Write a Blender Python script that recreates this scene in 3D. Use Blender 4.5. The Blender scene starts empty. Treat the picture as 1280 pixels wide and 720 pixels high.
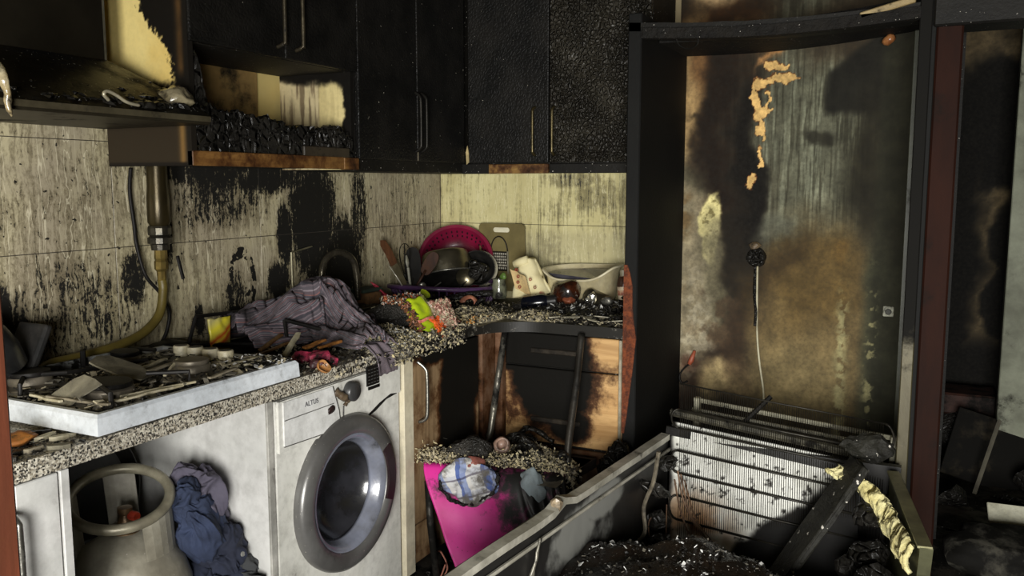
import bpy, bmesh, math, random
import numpy as np
from mathutils import Vector, Matrix, Euler, noise
R = random.Random(7)
V = Vector
sc = bpy.context.scene
COL = sc.collection
PI = math.pi

# ------------------------------------------------------------------ camera, light, exposure
cam_d = bpy.data.cameras.new('camera'); cam = bpy.data.objects.new('camera', cam_d); COL.objects.link(cam)
cam.location = (2.162, -3.622, 1.424)
cam.rotation_euler = (math.radians(90 - 6.884), 0, math.radians(26.125))
cam_d.sensor_width = 36; cam_d.lens = 36 * 1081 / 1280
cam_d.clip_start = .05
sc.camera = cam
sc.view_settings.view_transform = 'Standard'; sc.view_settings.look = 'None'
sc.view_settings.gamma = 1; sc.view_settings.use_curve_mapping = False
sc.view_settings.exposure = 0.0
w = bpy.data.worlds.new('world'); sc.world = w; w.use_nodes = True
w.node_tree.nodes['Background'].inputs[0].default_value = (.8, .85, .9, 1)
w.node_tree.nodes['Background'].inputs[1].default_value = .02

def area_light(name, loc, target, sx, sy, power, col):
    d = bpy.data.lights.new(name, 'AREA'); d.shape = 'RECTANGLE'; d.size = sx; d.size_y = sy
    d.energy = power; d.color = col
    o = bpy.data.objects.new(name, d); COL.objects.link(o); o.location = loc
    d.spread = math.radians(125)
    o.rotation_euler = (V(target) - V(loc)).to_track_quat('-Z', 'Y').to_euler()
    return o
# daylight through the open door / window behind the photographer
area_light('daylight_window', (2.45, -4.75, .95), (0.95, -1.2, .60), 1.2, 1.2, 124, (1.0, .985, .94))

# ------------------------------------------------------------------ object helpers
def tag(o, label=None, cat=None, group=None, kind=None):
    if label: o['label'] = label
    if cat: o['category'] = cat
    if group: o['group'] = group
    if kind: o['kind'] = kind
    return o

def thing(name, loc, label, cat, group=None, rot=None):
    o = bpy.data.objects.new(name, None); COL.objects.link(o); o.location = loc
    o.empty_display_size = .05
    if rot: o.rotation_euler = rot
    return tag(o, label, cat, group)

def wmat(o):
    m = o.matrix_basis.copy()
    while o.parent:
        o = o.parent; m = o.matrix_basis @ m
    return m

def obj(name, bm, mat, parent=None, local=False, smooth=False, origin=None):
    """bm holds world coordinates (or, with local, the parent's own); one mesh object."""
    me = bpy.data.meshes.new(name)
    if isinstance(bm, bmesh.types.BMesh):
        bmesh.ops.recalc_face_normals(bm, faces=bm.faces[:]) if not getattr(bm, 'keep', False) else None
        bm.to_mesh(me); bm.free()
    else:
        me.from_pydata(*bm)
    o = bpy.data.objects.new(name, me); COL.objects.link(o)
    for m in (mat if isinstance(mat, (list, tuple)) else [mat]): me.materials.append(m)
    if smooth:
        me.polygons.foreach_set('use_smooth', [True] * len(me.polygons))
        if smooth is not True: me.set_sharp_from_angle(angle=math.radians(smooth))
    if parent:
        o.parent = parent
        if not local: me.transform(wmat(parent).inverted())
    else:
        n = len(me.vertices); co = np.empty(n * 3, 'f'); me.vertices.foreach_get('co', co); co = co.reshape(-1, 3)
        c = V(origin) if origin else V(((co[:, 0].min() + co[:, 0].max()) / 2, (co[:, 1].min() + co[:, 1].max()) / 2, co[:, 2].min()))
        me.transform(Matrix.Translation(-c)); o.location = c
    return o

def struct(name, bm, mat, parent=None, **k):
    return tag(obj(name, bm, mat, parent, **k), kind='structure')

def dup(root, loc, rot=None, label=None, group=None, scale=None):
    r = root.copy(); COL.objects.link(r); r.location = loc
    if rot is not None: r.rotation_euler = rot
    if scale is not None: r.scale = (scale,) * 3 if isinstance(scale, (int, float)) else scale
    if label: r['label'] = label
    if group: r['group'] = group
    for ch in list(root.children):
        c = ch.copy(); COL.objects.link(c); c.parent = r
        for g in ch.children:
            d = g.copy(); COL.objects.link(d); d.parent = c
    return r

# ------------------------------------------------------------------ mesh helpers
def NB(): return bmesh.new()

def box(bm, lo, hi, bev=0, seg=1, M=None):
    lo, hi = V(lo), V(hi); c = (lo + hi) / 2; s = hi - lo
    t = bmesh.new(); bmesh.ops.create_cube(t, size=1)
    for v in t.verts: v.co = V((v.co.x * s.x, v.co.y * s.y, v.co.z * s.z))
    if bev: bmesh.ops.bevel(t, geom=t.edges[:], offset=min(bev, min(s) * .45), segments=seg, affect='EDGES', profile=.5)
    for v in t.verts:
        v.co = v.co + c
        if M: v.co = M @ v.co
    join(bm, t); return bm

def join(bm, t):
    me = bpy.data.meshes.new('tmp'); t.to_mesh(me); t.free(); bm.from_mesh(me); bpy.data.meshes.remove(me)

def BX(lo, hi, bev=.003, seg=1, M=None): return box(NB(), lo, hi, bev, seg, M)

def smooth_path(pts, n=8, closed=False):
    P = [V(p) for p in pts]; out = []
    m = len(P)
    for i in range(m if closed else m - 1):
        if closed: a, b, c, d = P[i - 1], P[i], P[(i + 1) % m], P[(i + 2) % m]
        else: a, b, c, d = P[max(i - 1, 0)], P[i], P[i + 1], P[min(i + 2, m - 1)]
        for k in range(n):
            t = k / n
            out.append(.5 * ((2 * b) + (c - a) * t + (2 * a - 5 * b + 4 * c - d) * t * t + (3 * b - a - 3 * c + d) * t ** 3))
    if not closed: out.append(P[-1])
    return out

def tube(bm, pts, r, seg=10, closed=False, flat=1.0):
    P = [V(p) for p in pts]; n = len(P); rr = r if isinstance(r, (list, tuple)) else [r] * n
    rings = []; up = None
    for i in range(n):
        if closed: t = (P[(i + 1) % n] - P[i - 1])
        else: t = P[min(i + 1, n - 1)] - P[max(i - 1, 0)]
        if t.length < 1e-9: t = V((0, 0, 1))
        t.normalize()
        if up is None: up = V((0, 0, 1)) if abs(t.z) < .9 else V((1, 0, 0))
        s = t.cross(up)
        if s.length < 1e-4: s = t.orthogonal()
        s.normalize(); u = s.cross(t); up = u
        rings.append([bm.verts.new(P[i] + s * math.cos(2 * PI * k / seg) * rr[i] + u * math.sin(2 * PI * k / seg) * rr[i] * flat) for k in range(seg)])
    for i in range(n if closed else n - 1):
        a, b = rings[i], rings[(i + 1) % n]
        for k in range(seg): bm.faces.new((a[k], a[(k + 1) % seg], b[(k + 1) % seg], b[k]))
    if not closed:
        bm.faces.new(rings[0][::-1]); bm.faces.new(rings[-1])
    return bm

def lathe(bm, prof, M=None, seg=32, sx=1, sy=1):
    """prof: list of (r, z); closed where r = 0."""
    rings = []
    for r, z in prof:
        if r < 1e-6: rings.append([bm.verts.new(V((0, 0, z)))])
        else: rings.append([bm.verts.new(V((r * sx * math.cos(2 * PI * k / seg), r * sy * math.sin(2 * PI * k / seg), z))) for k in range(seg)])
    for a, b in zip(rings, rings[1:]):
        for k in range(seg):
            q = [a[k % len(a)], a[(k + 1) % len(a)], b[(k + 1) % len(b)], b[k % len(b)]]
            q2 = []
            for v in q:
                if v not in q2: q2.append(v)
            if len(q2) > 2:
                try: bm.faces.new(q2)
                except ValueError: pass
    if M:
        for ring in rings:
            for v in ring: v.co = M @ v.co
    return bm

def prism(bm, outline, d, M=None):
    """outline: 2-D points in local xy, extruded by d along local z, then placed by M."""
    a = [bm.verts.new(V((x, y, 0))) for x, y in outline]; b = [bm.verts.new(V((x, y, d))) for x, y in outline]
    n = len(a)
    f = [bm.faces.new(a[::-1]), bm.faces.new(b)]
    for i in range(n): bm.faces.new((a[i], a[(i + 1) % n], b[(i + 1) % n], b[i]))
    bm.normal_update(); bmesh.ops.triangulate(bm, faces=f)
    if M:
        for v in a + b: v.co = M @ v.co
    return bm

def fbm(p, o=4, h=1.0):
    return noise.fractal(V(p), h, 2.0, o)

def rough(bm, amp, scale, seed=0, z=True):
    for v in bm.verts:
        n = noise.noise_vector(v.co * scale + V((seed * 7.3, seed * 3.1, 0)))
        v.co += n * amp

def chunk_bm(size, seed, sub=2, jag=.35):
    t = NB(); bmesh.ops.create_icosphere(t, subdivisions=sub, radius=1)
    rr = random.Random(seed)
    planes = [(V((rr.uniform(-1, 1), rr.uniform(-1, 1), rr.uniform(-1, 1))).normalized(), rr.uniform(.45, .85)) for _ in range(9)]
    for v in t.verts:
        n = v.co.normalized(); d = 1.0
        for p, h in planes:
            k = n.dot(p)
            if k > .01: d = min(d, h / k)
        v.co = n * d * (1 + jag * .3 * noise.noise(n * 3 + V((seed, 0, 0))))
        v.co = V((v.co.x * size[0], v.co.y * size[1], v.co.z * size[2]))
    return t

def shard_bm(l, wd, th, seed):
    """a broken flat splinter with ragged outline, lying in its local xy."""
    rr = random.Random(seed); n = 9; o = []
    for k in range(n):
        a = 2 * PI * k / n + rr.uniform(-.2, .2)
        q = rr.uniform(.65, 1.1)
        o.append((math.copysign(abs(math.cos(a)) ** .6, math.cos(a)) * l / 2 * q, math.copysign(abs(math.sin(a)) ** .6, math.sin(a)) * wd / 2 * q))
    return prism(NB(), o, th)

def blob_bm(c, rad, seed, amp=.18, freq=2.2, sub=5, fold=2.0, stretch=(1, 1, 1), rot=None, floor=None, octs=3):
    """crumpled cloth bundle: an ellipsoid with sharp-crested folds."""
    t = NB(); bmesh.ops.create_icosphere(t, subdivisions=sub, radius=1)
    E = rot.to_matrix() if rot else Matrix.Identity(3)
    o = V((seed * 3.7, seed * 1.3, seed * 5.1))
    for v in t.verts:
        n = v.co.normalized()
        q = V((n.x * stretch[0], n.y * stretch[1], n.z * stretch[2]))
        wv = noise.noise_vector(q * 1.1 + o) * .7
        a = 0; f = freq; am = 1.0
        for k in range(octs):
            a += am * (1 - abs(noise.noise((q + wv) * f + o)) * fold); f *= 2.1; am *= .45
        big = noise.noise(q * 1.3 + o * 2) * .35
        d = 1 + amp * (a - .8) + big
        v.co = E @ V((n.x * rad[0] * d, n.y * rad[1] * d, n.z * rad[2] * d)) + V(c)
        if floor is not None and v.co.z < floor: v.co.z = floor + .002 * noise.noise(v.co * 30)
    return t

def grid_surface(f, nu, nv, thick=0):
    bm = NB(); vs = [[bm.verts.new(f(i / nu, j / nv)) for j in range(nv + 1)] for i in range(nu + 1)]
    for i in range(nu):
        for j in range(nv): bm.faces.new((vs[i][j], vs[i + 1][j], vs[i + 1][j + 1], vs[i][j + 1]))
    if thick:
        solid(bm, thick)
    return bm

def solid(bm, th):
    bm.normal_update(); bmesh.ops.solidify(bm, geom=bm.faces[:], thickness=th); return bm

def flakes(name, sampler, n, size, mats, parent=None, seed=1, flat=.25, tilt=.5, local=False):
    """thousands of loose chips, one mesh. sampler(rr) -> point."""
    rr = random.Random(seed); vs = []; fs = []; mi = []
    for _ in range(n):
        p = V(sampler(rr)); s = rr.uniform(*size); el = rr.uniform(.5, 2.2)
        M = Euler((rr.gauss(0, tilt), rr.gauss(0, tilt), rr.uniform(0, 6.3))).to_matrix()
        b = len(vs); k = rr.choice((3, 4, 4, 5))
        base = [(math.cos(2 * PI * i / k + .3) * s * el * rr.uniform(.6, 1), math.sin(2 * PI * i / k + .3) * s * rr.uniform(.6, 1)) for i in range(k)]
        for zz in (-.5, .5):
            for x, y in base: vs.append(p + M @ V((x, y, zz * s * flat)))
        fs.append([b + i for i in range(k)][::-1]); fs.append([b + k + i for i in range(k)])
        for i in range(k): fs.append([b + i, b + (i + 1) % k, b + k + (i + 1) % k, b + k + i])
        mi += [rr.randrange(len(mats))] * (k + 2)
    o = obj(name, ([tuple(v) for v in vs], [], fs), mats, parent, local=local)
    o.data.polygons.foreach_set('material_index', mi)
    return tag(o, kind='stuff')

# ------------------------------------------------------------------ materials
def lin(c):
    f = lambda u: (u / 255 / 12.92) if u <= 10 else (((u / 255) + .055) / 1.055) ** 2.4
    return (f(c[0]), f(c[1]), f(c[2]), 1)

class NT:
    def __init__(s, name):
        s.m = bpy.data.materials.new(name); s.m.use_nodes = True; s.t = s.m.node_tree; s.n = s.t.nodes
        s.b = s.n['Principled BSDF']
    def link(s, a, b):
        if isinstance(a, (int, float)): b.default_value = a
        elif isinstance(a, tuple):
            b.default_value = a
        else: s.t.links.new(a, b)
    def new(s, t, **k):
        n = s.n.new(t)
        for a, b in k.items(): setattr(n, a, b)
        return n
    def coord(s, kind='Object'): 
        if kind == 'World': return s.new('ShaderNodeNewGeometry').outputs['Position']
        return s.new('ShaderNodeTexCoord').outputs[kind]
    def map(s, v, scale=(1, 1, 1), loc=(0, 0, 0), rot=(0, 0, 0)):
        n = s.new('ShaderNodeMapping'); s.link(v, n.inputs[0]); n.inputs['Scale'].default_value = scale
        n.inputs['Location'].default_value = loc; n.inputs['Rotation'].default_value = rot; return n.outputs[0]
    def noise(s, v, scale=5, detail=4, rough=.55, dist=0, col=False):
        n = s.new('ShaderNodeTexNoise'); s.link(v, n.inputs['Vector']); n.inputs['Scale'].default_value = scale
        n.inputs['Detail'].default_value = detail; n.inputs['Roughness'].default_value = rough; n.inputs['Distortion'].default_value = dist
        return n.outputs['Color' if col else 'Fac']
    def voro(s, v, scale=20, feature='F1', out='Distance', rand=1):
        n = s.new('ShaderNodeTexVoronoi', feature=feature); s.link(v, n.inputs['Vector']); n.inputs['Scale'].default_value = scale
        n.inputs['Randomness'].default_value = rand
        return n.outputs[out]
    def ramp(s, f, a, b, hard=False):
        n = s.new('ShaderNodeMapRange'); n.interpolation_type = 'LINEAR' if hard else 'SMOOTHSTEP'
        s.link(f, n.inputs[0]); n.inputs[1].default_value = a; n.inputs[2].default_value = b; return n.outputs[0]
    def math(s, op, a, b=0.0):
        n = s.new('ShaderNodeMath', operation=op); s.link(a, n.inputs[0]); s.link(b, n.inputs[1]); return n.outputs[0]
    def mix(s, f, a, b):
        n = s.new('ShaderNodeMix', data_type='RGBA'); s.link(f, n.inputs[0]); s.link(a, n.inputs[6]); s.link(b, n.inputs[7]); return n.outputs[2]
    def cramp(s, f, stops, const=False):
        n = s.new('ShaderNodeValToRGB'); s.link(f, n.inputs[0]); e = n.color_ramp.elements
        if const: n.color_ramp.interpolation = 'CONSTANT'
        while len(e) < len(stops): e.new(.5)
        for k, (p, c) in enumerate(stops): e[k].position = p; e[k].color = c
        return n.outputs[0]
    def sep(s, v):
        n = s.new('ShaderNodeSeparateXYZ'); s.link(v, n.inputs[0]); return n.outputs
    def add(s, a, b, k=1.0):
        n = s.new('ShaderNodeVectorMath', operation='MULTIPLY_ADD'); s.link(b, n.inputs[0]); n.inputs[1].default_value = (k, k, k); s.link(a, n.inputs[2]); return n.outputs[0]
    def bump(s, h, st=.3, d=.01, nrm=None):
        n = s.new('ShaderNodeBump'); s.link(h, n.inputs['Height']); n.inputs['Strength'].default_value = st; n.inputs['Distance'].default_value = d
        if nrm: s.link(nrm, n.inputs['Normal'])
        return n.outputs[0]
    def blobs(s, P, bl):
        """max of soft ellipsoids: (centre, radii, strength)"""
        out = None
        for c, r, k in bl:
            v = s.map(P, tuple(1 / q for q in r), tuple(-a / q for a, q in zip(c, r)))
            n = s.new('ShaderNodeVectorMath', operation='LENGTH'); s.link(v, n.inputs[0])
            d = s.math('MULTIPLY', s.ramp(n.outputs['Value'], 1.35, .45), k)
            out = d if out is None else s.math('MAXIMUM', out, d)
        return out
    def out(s, col=None, rough=None, metal=None, normal=None, **k):
        for v, n in ((col, 'Base Color'), (rough, 'Roughness'), (metal, 'Metallic'), (normal, 'Normal')):
            if v is not None: s.link(v, s.b.inputs[n])
        for a, b in k.items(): s.link(b, s.b.inputs[a])
        return s.m

SOOT = (.0065, .006, .005, 1)
def mat(name, c1, c2=None, scale=9, rough=.6, metal=0, soot=0, sscale=7, bump=.15, bscale=70, stretch=(1, 1, 1), srough=.75, coat=0, blobs=None, specks=0, trans=0, world=False, sootcol=SOOT, bdist=.004, spec=None):
    t = NT(name)
    if max(c1) < 50: t.b.inputs['Specular IOR Level'].default_value = .22
    if spec is not None: t.b.inputs['Specular IOR Level'].default_value = spec
    P = t.coord('World' if world else 'Object')
    a = lin(c1); b = lin(c2 or tuple(q * .72 for q in c1))
    Q = t.map(P, stretch)
    col = t.mix(t.ramp(t.noise(Q, scale, 6, .6), .3, .7), a, b)
    ro = rough
    if soot or blobs:
        n = t.noise(P, sscale, 7, .68)
        if blobs: n = t.math('ADD', n, t.math('MULTIPLY', t.blobs(P, blobs), .55))
        th = .78 - soot * .56
        col = t.mix(t.math('MULTIPLY', t.ramp(t.math('ADD', t.math('MULTIPLY', n, .6), t.math('MULTIPLY', t.noise(P, sscale * 4.3, 5, .7), .4)), .40, .68), .38), col, tuple(min(k_, .5 * q_) for k_, q_ in zip((.10, .092, .075), a[:3])) + (1,))
        m = t.ramp(n, th - .07, th + .09)
        col = t.mix(m, col, sootcol)
        ro = t.math('ADD', t.math('MULTIPLY', m, srough - rough), rough)
        sp0 = spec if spec is not None else (.2 if max(c1) < 60 else .42)
        t.link(t.math('SUBTRACT', sp0, t.math('MULTIPLY', m, max(0, sp0 - .12))), t.b.inputs['Specular IOR Level'])
        if metal: t.link(t.math('MULTIPLY', t.math('SUBTRACT', 1.0, m), metal), t.b.inputs['Metallic'])
    elif metal: t.b.inputs['Metallic'].default_value = metal
    if specks:
        s_ = t.ramp(t.noise(P, 140, 2, .5), .74 - specks * .06, .78 - specks * .06)
        col = t.mix(s_, col, (.55, .52, .46, 1))
    nm = t.bump(t.noise(Q, bscale, 5, .65), bump, bdist) if bump else None
    t.out(col, ro, None, nm)
    if coat: t.b.inputs['Coat Weight'].default_value = coat; t.b.inputs['Coat Roughness'].default_value = .15
    if trans: t.b.inputs['Transmission Weight'].default_value = trans
    return t.m

def char_mat(name, scale=34, st=.9, col=(.008, .0075, .0065, 1), col2=(.022, .020, .017, 1), rough=.42, dist=.006, rand=1, specks=True, world=True, spec=.22):
    """alligatored charcoal: raised cells parted by cracks."""
    t = NT(name); P = t.coord('World' if world else 'Object')
    W = t.add(P, t.noise(P, 9, 2, .5, col=True), .05)
    e = t.voro(W, scale, 'DISTANCE_TO_EDGE')
    h = t.math('ADD', t.ramp(e, 0, .28), t.math('MULTIPLY', t.noise(P, 110, 4), .25))
    c = t.mix(t.ramp(t.noise(P, 6, 5, .6), .35, .7), col, col2)
    if specks: c = t.mix(t.ramp(t.noise(P, 95, 2, .5), .755, .785), c, (.4, .37, .3, 1))
    r = t.math('ADD', t.math('MULTIPLY', t.noise(P, 12, 4), .3), rough - .15)
    t.b.inputs['Specular IOR Level'].default_value = spec
    return t.out(c, r, None, t.bump(h, st, dist))

def wood_mat(name, c1, c2, blobs=None, soot=0, axis='z', rough=.55, world=True, sscale=9, gs=1.0):
    t = NT(name); P = t.coord('World' if world else 'Object')
    st = {'z': (30, 30, 2.2), 'x': (2.2, 30, 30), 'y': (30, 2.2, 30)}[axis]
    Q = t.map(P, tuple(q * gs for q in st))
    g = t.noise(Q, 1, 6, .62, 1.2)
    col = t.mix(t.ramp(g, .32, .68), lin(c1), lin(c2))
    col = t.mix(t.ramp(t.noise(P, 3, 4), .4, .8), col, lin(tuple(q * .8 for q in c1)))
    n = t.noise(P, sscale, 7, .68)
    if blobs: n = t.math('ADD', n, t.math('MULTIPLY', t.blobs(P, blobs), .62))
    th = .80 - soot * .5
    brown = t.ramp(n, th - .26, th - .02)
    col = t.mix(brown, col, lin((74, 44, 20)))
    m = t.ramp(n, th - .12, th + .12)
    col = t.mix(m, col, SOOT)
    t.link(t.math('SUBTRACT', .32, t.math('MULTIPLY', m, .22)), t.b.inputs['Specular IOR Level'])
    h = t.math('ADD', t.math('MULTIPLY', g, .4), t.math('MULTIPLY', t.noise(P, 120, 3), .3))
    return t.out(col, t.math('ADD', rough, t.math('MULTIPLY', m, -.1)), None, t.bump(h, .35, .003))

# ---- shared materials
BLACK = mat('charred_black', (13, 12, 10), (24, 22, 18), 6, .6, bump=.4, bscale=60, specks=.5)
CHAR = char_mat('charcoal_cells', 46, .8)
CHARF = char_mat('charcoal_fine', 90, .7, col2=(.05, .046, .04, 1))
GLOSSCHAR = char_mat('wet_charcoal', 30, 1.0, rough=.28, dist=.01)
CHROME = mat('dull_chrome', (150, 148, 140), (110, 108, 100), 14, .32, .9, soot=.35, sscale=14)
STEEL = mat('sooty_steel', (128, 120, 98), (92, 86, 70), 5, .3, .9, soot=.25, sscale=5, bump=.05)
DARKMETAL = mat('blackened_metal', (38, 36, 33), (22, 21, 19), 12, .45, .5, bump=.25, specks=.3)
WHITEMEL = mat('white_melamine', (226, 225, 222), (200, 200, 196), 3, .45, soot=.18, sscale=4, bump=.04, specks=0)
ASH = mat('ash_pale', (178, 168, 140), (140, 130, 106), 20, .9, bump=.4)
ASHG = mat('ash_grey', (120, 114, 100), (88, 84, 74), 20, .9, bump=.4)
ASHD = mat('ash_dark', (48, 44, 38), (28, 26, 22), 20, .85, bump=.4)
STRAW = mat('straw_ash', (206, 194, 156), (166, 152, 112), 20, .85, bump=.3)
CREAM = mat('cream_paint', (226, 206, 140), (206, 184, 116), 2.2, .7, bump=.08, world=True)
RUST = mat('broken_chipboard', (124, 62, 30), (70, 32, 16), 60, .9, bump=1.0, bscale=90, world=True, bdist=.01)

def tile_mat():
    t = NT('sooty_wall_tile'); P = t.coord('World')
    base = t.mix(t.ramp(t.noise(P, 2.6, 4), .35, .65), lin((184, 175, 142)), lin((160, 150, 128)))
    # runs left by the hose water: pale and dark vertical drips
    Wp = t.add(P, t.noise(P, 7, 3, .5, col=True), .035)
    s1 = t.noise(t.map(Wp, (42, 42, 1.7)), 1, 4, .6)
    s2 = t.noise(t.map(Wp, (70, 70, 6.0), (7, 3, 1)), 1, 5, .68)
    fine = t.noise(P, 62, 5, .7)
    bl = t.blobs(P, [((0, -1.30, 1.47), (.3, .50, .09), 1.0), ((0, -1.45, 1.38), (.3, .25, .12), .62), ((0, -.95, 1.28), (.3, .17, .28), 1.12), ((0, -.82, 1.10), (.3, .20, .24), 1.05),
        ((0, -1.12, 1.24), (.3, .05, .13), 1.1), ((0, -1.16, 1.07), (.3, .07, .08), 1.0), ((0, -2.28, 1.02), (.3, .17, .18), 1.0), ((0, -2.05, 1.05), (.3, .3, .2), .55), ((0, -1.80, 1.14), (.3, .06, .10), .85),
        ((0, -1.38, 1.02), (.3, .07, .13), .62), ((0, -1.55, .98), (.3, .03, .06), .9), ((0, -1.66, 1.26), (.3, .02, .10), .9),
        ((0, -.66, 1.3), (.3, .07, .25), .75), ((0, -1.9, 1.3), (.3, .6, .5), .18), ((0, -.3, 1.2), (.3, .3, .4), .25)])
    arch = None
    for cy, cz, ry, rz in ((-1.33, 1.10, .055, .10), (-1.33, 1.02, .05, .05)):
        v = t.map(Wp, (3, 1 / ry, 1 / rz), (0, -cy / ry, -cz / rz)); n = t.new('ShaderNodeVectorMath', operation='LENGTH'); t.link(v, n.inputs[0])
        d = t.ramp(t.math('ABSOLUTE', t.math('SUBTRACT', n.outputs['Value'], 1.0)), .42, .1)
        arch = d if arch is None else t.math('MAXIMUM', arch, d)
    arch = t.math('MULTIPLY', arch, t.ramp(t.noise(P, 30, 3), .40, .52))
    streak = t.noise(t.map(t.add(P, t.noise(P, 14, 4, .6, col=True), .05), (100, 100, 11.0), (2, 9, 4)), 1, 6, .72)
    patch = t.noise(P, 5.5, 4, .6)
    D = t.math('ADD', bl, t.math('MULTIPLY', t.math('SUBTRACT', patch, .5), .9))
    v = t.math('ADD', t.math('ADD', t.math('MULTIPLY', streak, .55), t.math('MULTIPLY', s2, .20)), t.math('MULTIPLY', fine, .25))
    k = t.math('ADD', v, t.math('MULTIPLY', D, .22))
    k = t.math('MAXIMUM', k, t.math('MULTIPLY', arch, .9))
    m = t.ramp(k, .605, .655)
    grime = t.ramp(t.math('ADD', k, t.math('MULTIPLY', t.math('SUBTRACT', s1, .5), .3)), .46, .62)
    col = t.mix(t.math('MULTIPLY', grime, .68), base, lin((88, 78, 56)))
    pale = t.noise(t.map(Wp, (34, 34, .9), (5, 2, 8)), 1, 2, .5)
    col = t.mix(t.math('MULTIPLY', t.ramp(t.math('ABSOLUTE', t.math('SUBTRACT', pale, .5)), .012, .004), .55), col, lin((222, 214, 186)))
    col = t.mix(m, col, (.010, .0095, .008, 1))
    col = t.mix(t.ramp(t.noise(P, 48, 2, .5), .68, .71), col, (.02, .018, .014, 1))
    r = t.math('ADD', .38, t.math('MULTIPLY', m, .35))
    t.link(t.math('SUBTRACT', .5, t.math('MULTIPLY', m, .3)), t.b.inputs['Specular IOR Level'])
    return t.out(col, r, None, t.bump(t.math('ADD', s2, fine), .12, .002))
TILE = tile_mat()

def back_tile_mat():
    t = NT('scorched_back_tile'); P = t.coord('World')
    base = t.mix(t.ramp(t.noise(P, 3, 4), .35, .65), lin((206, 198, 148)), lin((184, 174, 124)))
    Wp = t.add(P, t.noise(P, 9, 3, .5, col=True), .02)
    s1 = t.noise(t.map(Wp, (55, 55, 2.2)), 1, 4, .6)
    bl = t.blobs(P, [((.85, 0, 1.37), (.2, .3, .08), .6), ((.70, 0, 1.44), (.16, .3, .04), .7), ((.62, 0, 1.30), (.1, .3, .06), .3), ((.55, 0, 1.1), (.12, .3, .1), .4), ((.95, 0, 1.3), (.12, .3, .2), .4)])
    s3 = t.noise(t.map(Wp, (120, 120, 4.5), (3, 1, 2)), 1, 5, .65)
    k = t.math('ADD', t.math('ADD', t.math('MULTIPLY', s1, .4), t.math('MULTIPLY', s3, .3)), t.math('MULTIPLY', t.noise(P, 40, 5, .7), .3))
    k = t.math('ADD', k, t.math('MULTIPLY', bl, .20))
    col = t.mix(t.math('MULTIPLY', t.ramp(k, .50, .64), .75), base, lin((92, 84, 56)))
    col = t.mix(t.ramp(k, .66, .70), col, (.03, .027, .02, 1))
    lowz = t.sep(P)[2]
    col = t.mix(t.math('MULTIPLY', t.ramp(t.math('ADD', lowz, t.math('MULTIPLY', t.noise(P, 8, 4), .14)), 1.32, 1.24), .45), col, lin((150, 142, 112)))
    col = t.mix(t.math('MULTIPLY', t.ramp(t.math('ABSOLUTE', t.math('SUBTRACT', s1, .47)), .010, .003), .5), col, lin((232, 226, 190)))
    return t.out(col, .4, None, t.bump(s1, .1, .002))
BTILE = back_tile_mat()

# ---- painted masks: 2-D value noise in numpy (stains on plaster, written as colour attributes)
def vnoise(x, y, seed):
    rs = np.random.RandomState(seed); T = rs.rand(256, 256)
    xi = np.floor(x).astype(int); yi = np.floor(y).astype(int); fx = x - xi; fy = y - yi
    fx = fx * fx * (3 - 2 * fx); fy = fy * fy * (3 - 2 * fy)
    a = T[xi % 256, yi % 256]; b = T[(xi + 1) % 256, yi % 256]; c = T[xi % 256, (yi + 1) % 256]; d = T[(xi + 1) % 256, (yi + 1) % 256]
    return (a * (1 - fx) + b * fx) * (1 - fy) + (c * (1 - fx) + d * fx) * fy
def fb(x, y, seed, o=5):
    s = 0; a = .5; n = 0
    for k in range(o): s = s + a * vnoise(x, y, seed + k); n += a; a *= .55; x = x * 2.03 + 11.7; y = y * 2.03 + 5.3
    return s / n
def ss(a, b, x):
    t = np.clip((x - a) / (b - a), 0, 1); return t * t * (3 - 2 * t)
def painted(name, P00, du, dv, nu, nv, paint, rough=.75, bump=.25, mott=.35):
    """flat plaster sheet with a colour attribute; paint(u, v) in metres -> rgb (0-255)"""
    u = np.linspace(0, 1, nu + 1); v = np.linspace(0, 1, nv + 1); U, Vv = np.meshgrid(u, v, indexing='ij')
    du, dv, P00 = np.array(du), np.array(dv), np.array(P00)
    co = P00 + U[..., None] * du + Vv[..., None] * dv
    idx = np.arange((nu + 1) * (nv + 1)).reshape(nu + 1, nv + 1)
    f = np.stack([idx[:-1, :-1], idx[1:, :-1], idx[1:, 1:], idx[:-1, 1:]], -1).reshape(-1, 4)
    me = bpy.data.meshes.new(name); me.from_pydata(co.reshape(-1, 3), [], f.tolist())
    rgb = paint(U * np.linalg.norm(du), Vv * np.linalg.norm(dv)).reshape(-1, 3) / 255
    l = np.where(rgb <= .04, rgb / 12.92, ((rgb + .055) / 1.055) ** 2.4)
    at = me.attributes.new('stain', 'FLOAT_COLOR', 'POINT')
    at.data.foreach_set('color', np.concatenate([l, np.ones((len(l), 1))], 1).astype('f').ravel())
    t = NT(name + '_plaster'); P = t.coord('World')
    a = t.new('ShaderNodeAttribute'); a.attribute_name = 'stain'
    n = t.noise(P, 60, 5, .65)
    c = t.mix(t.math('MULTIPLY', t.ramp(n, .35, .7), mott), a.outputs['Color'], (.02, .018, .014, 1))
    t.b.inputs['Specular IOR Level'].default_value = .2
    t.out(c, rough, None, t.bump(t.noise(P, 45, 6, .65), bump, .004))
    me.materials.append(t.m)
    o = bpy.data.objects.new(name, me); COL.objects.link(o)
    return tag(o, kind='structure')

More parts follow.
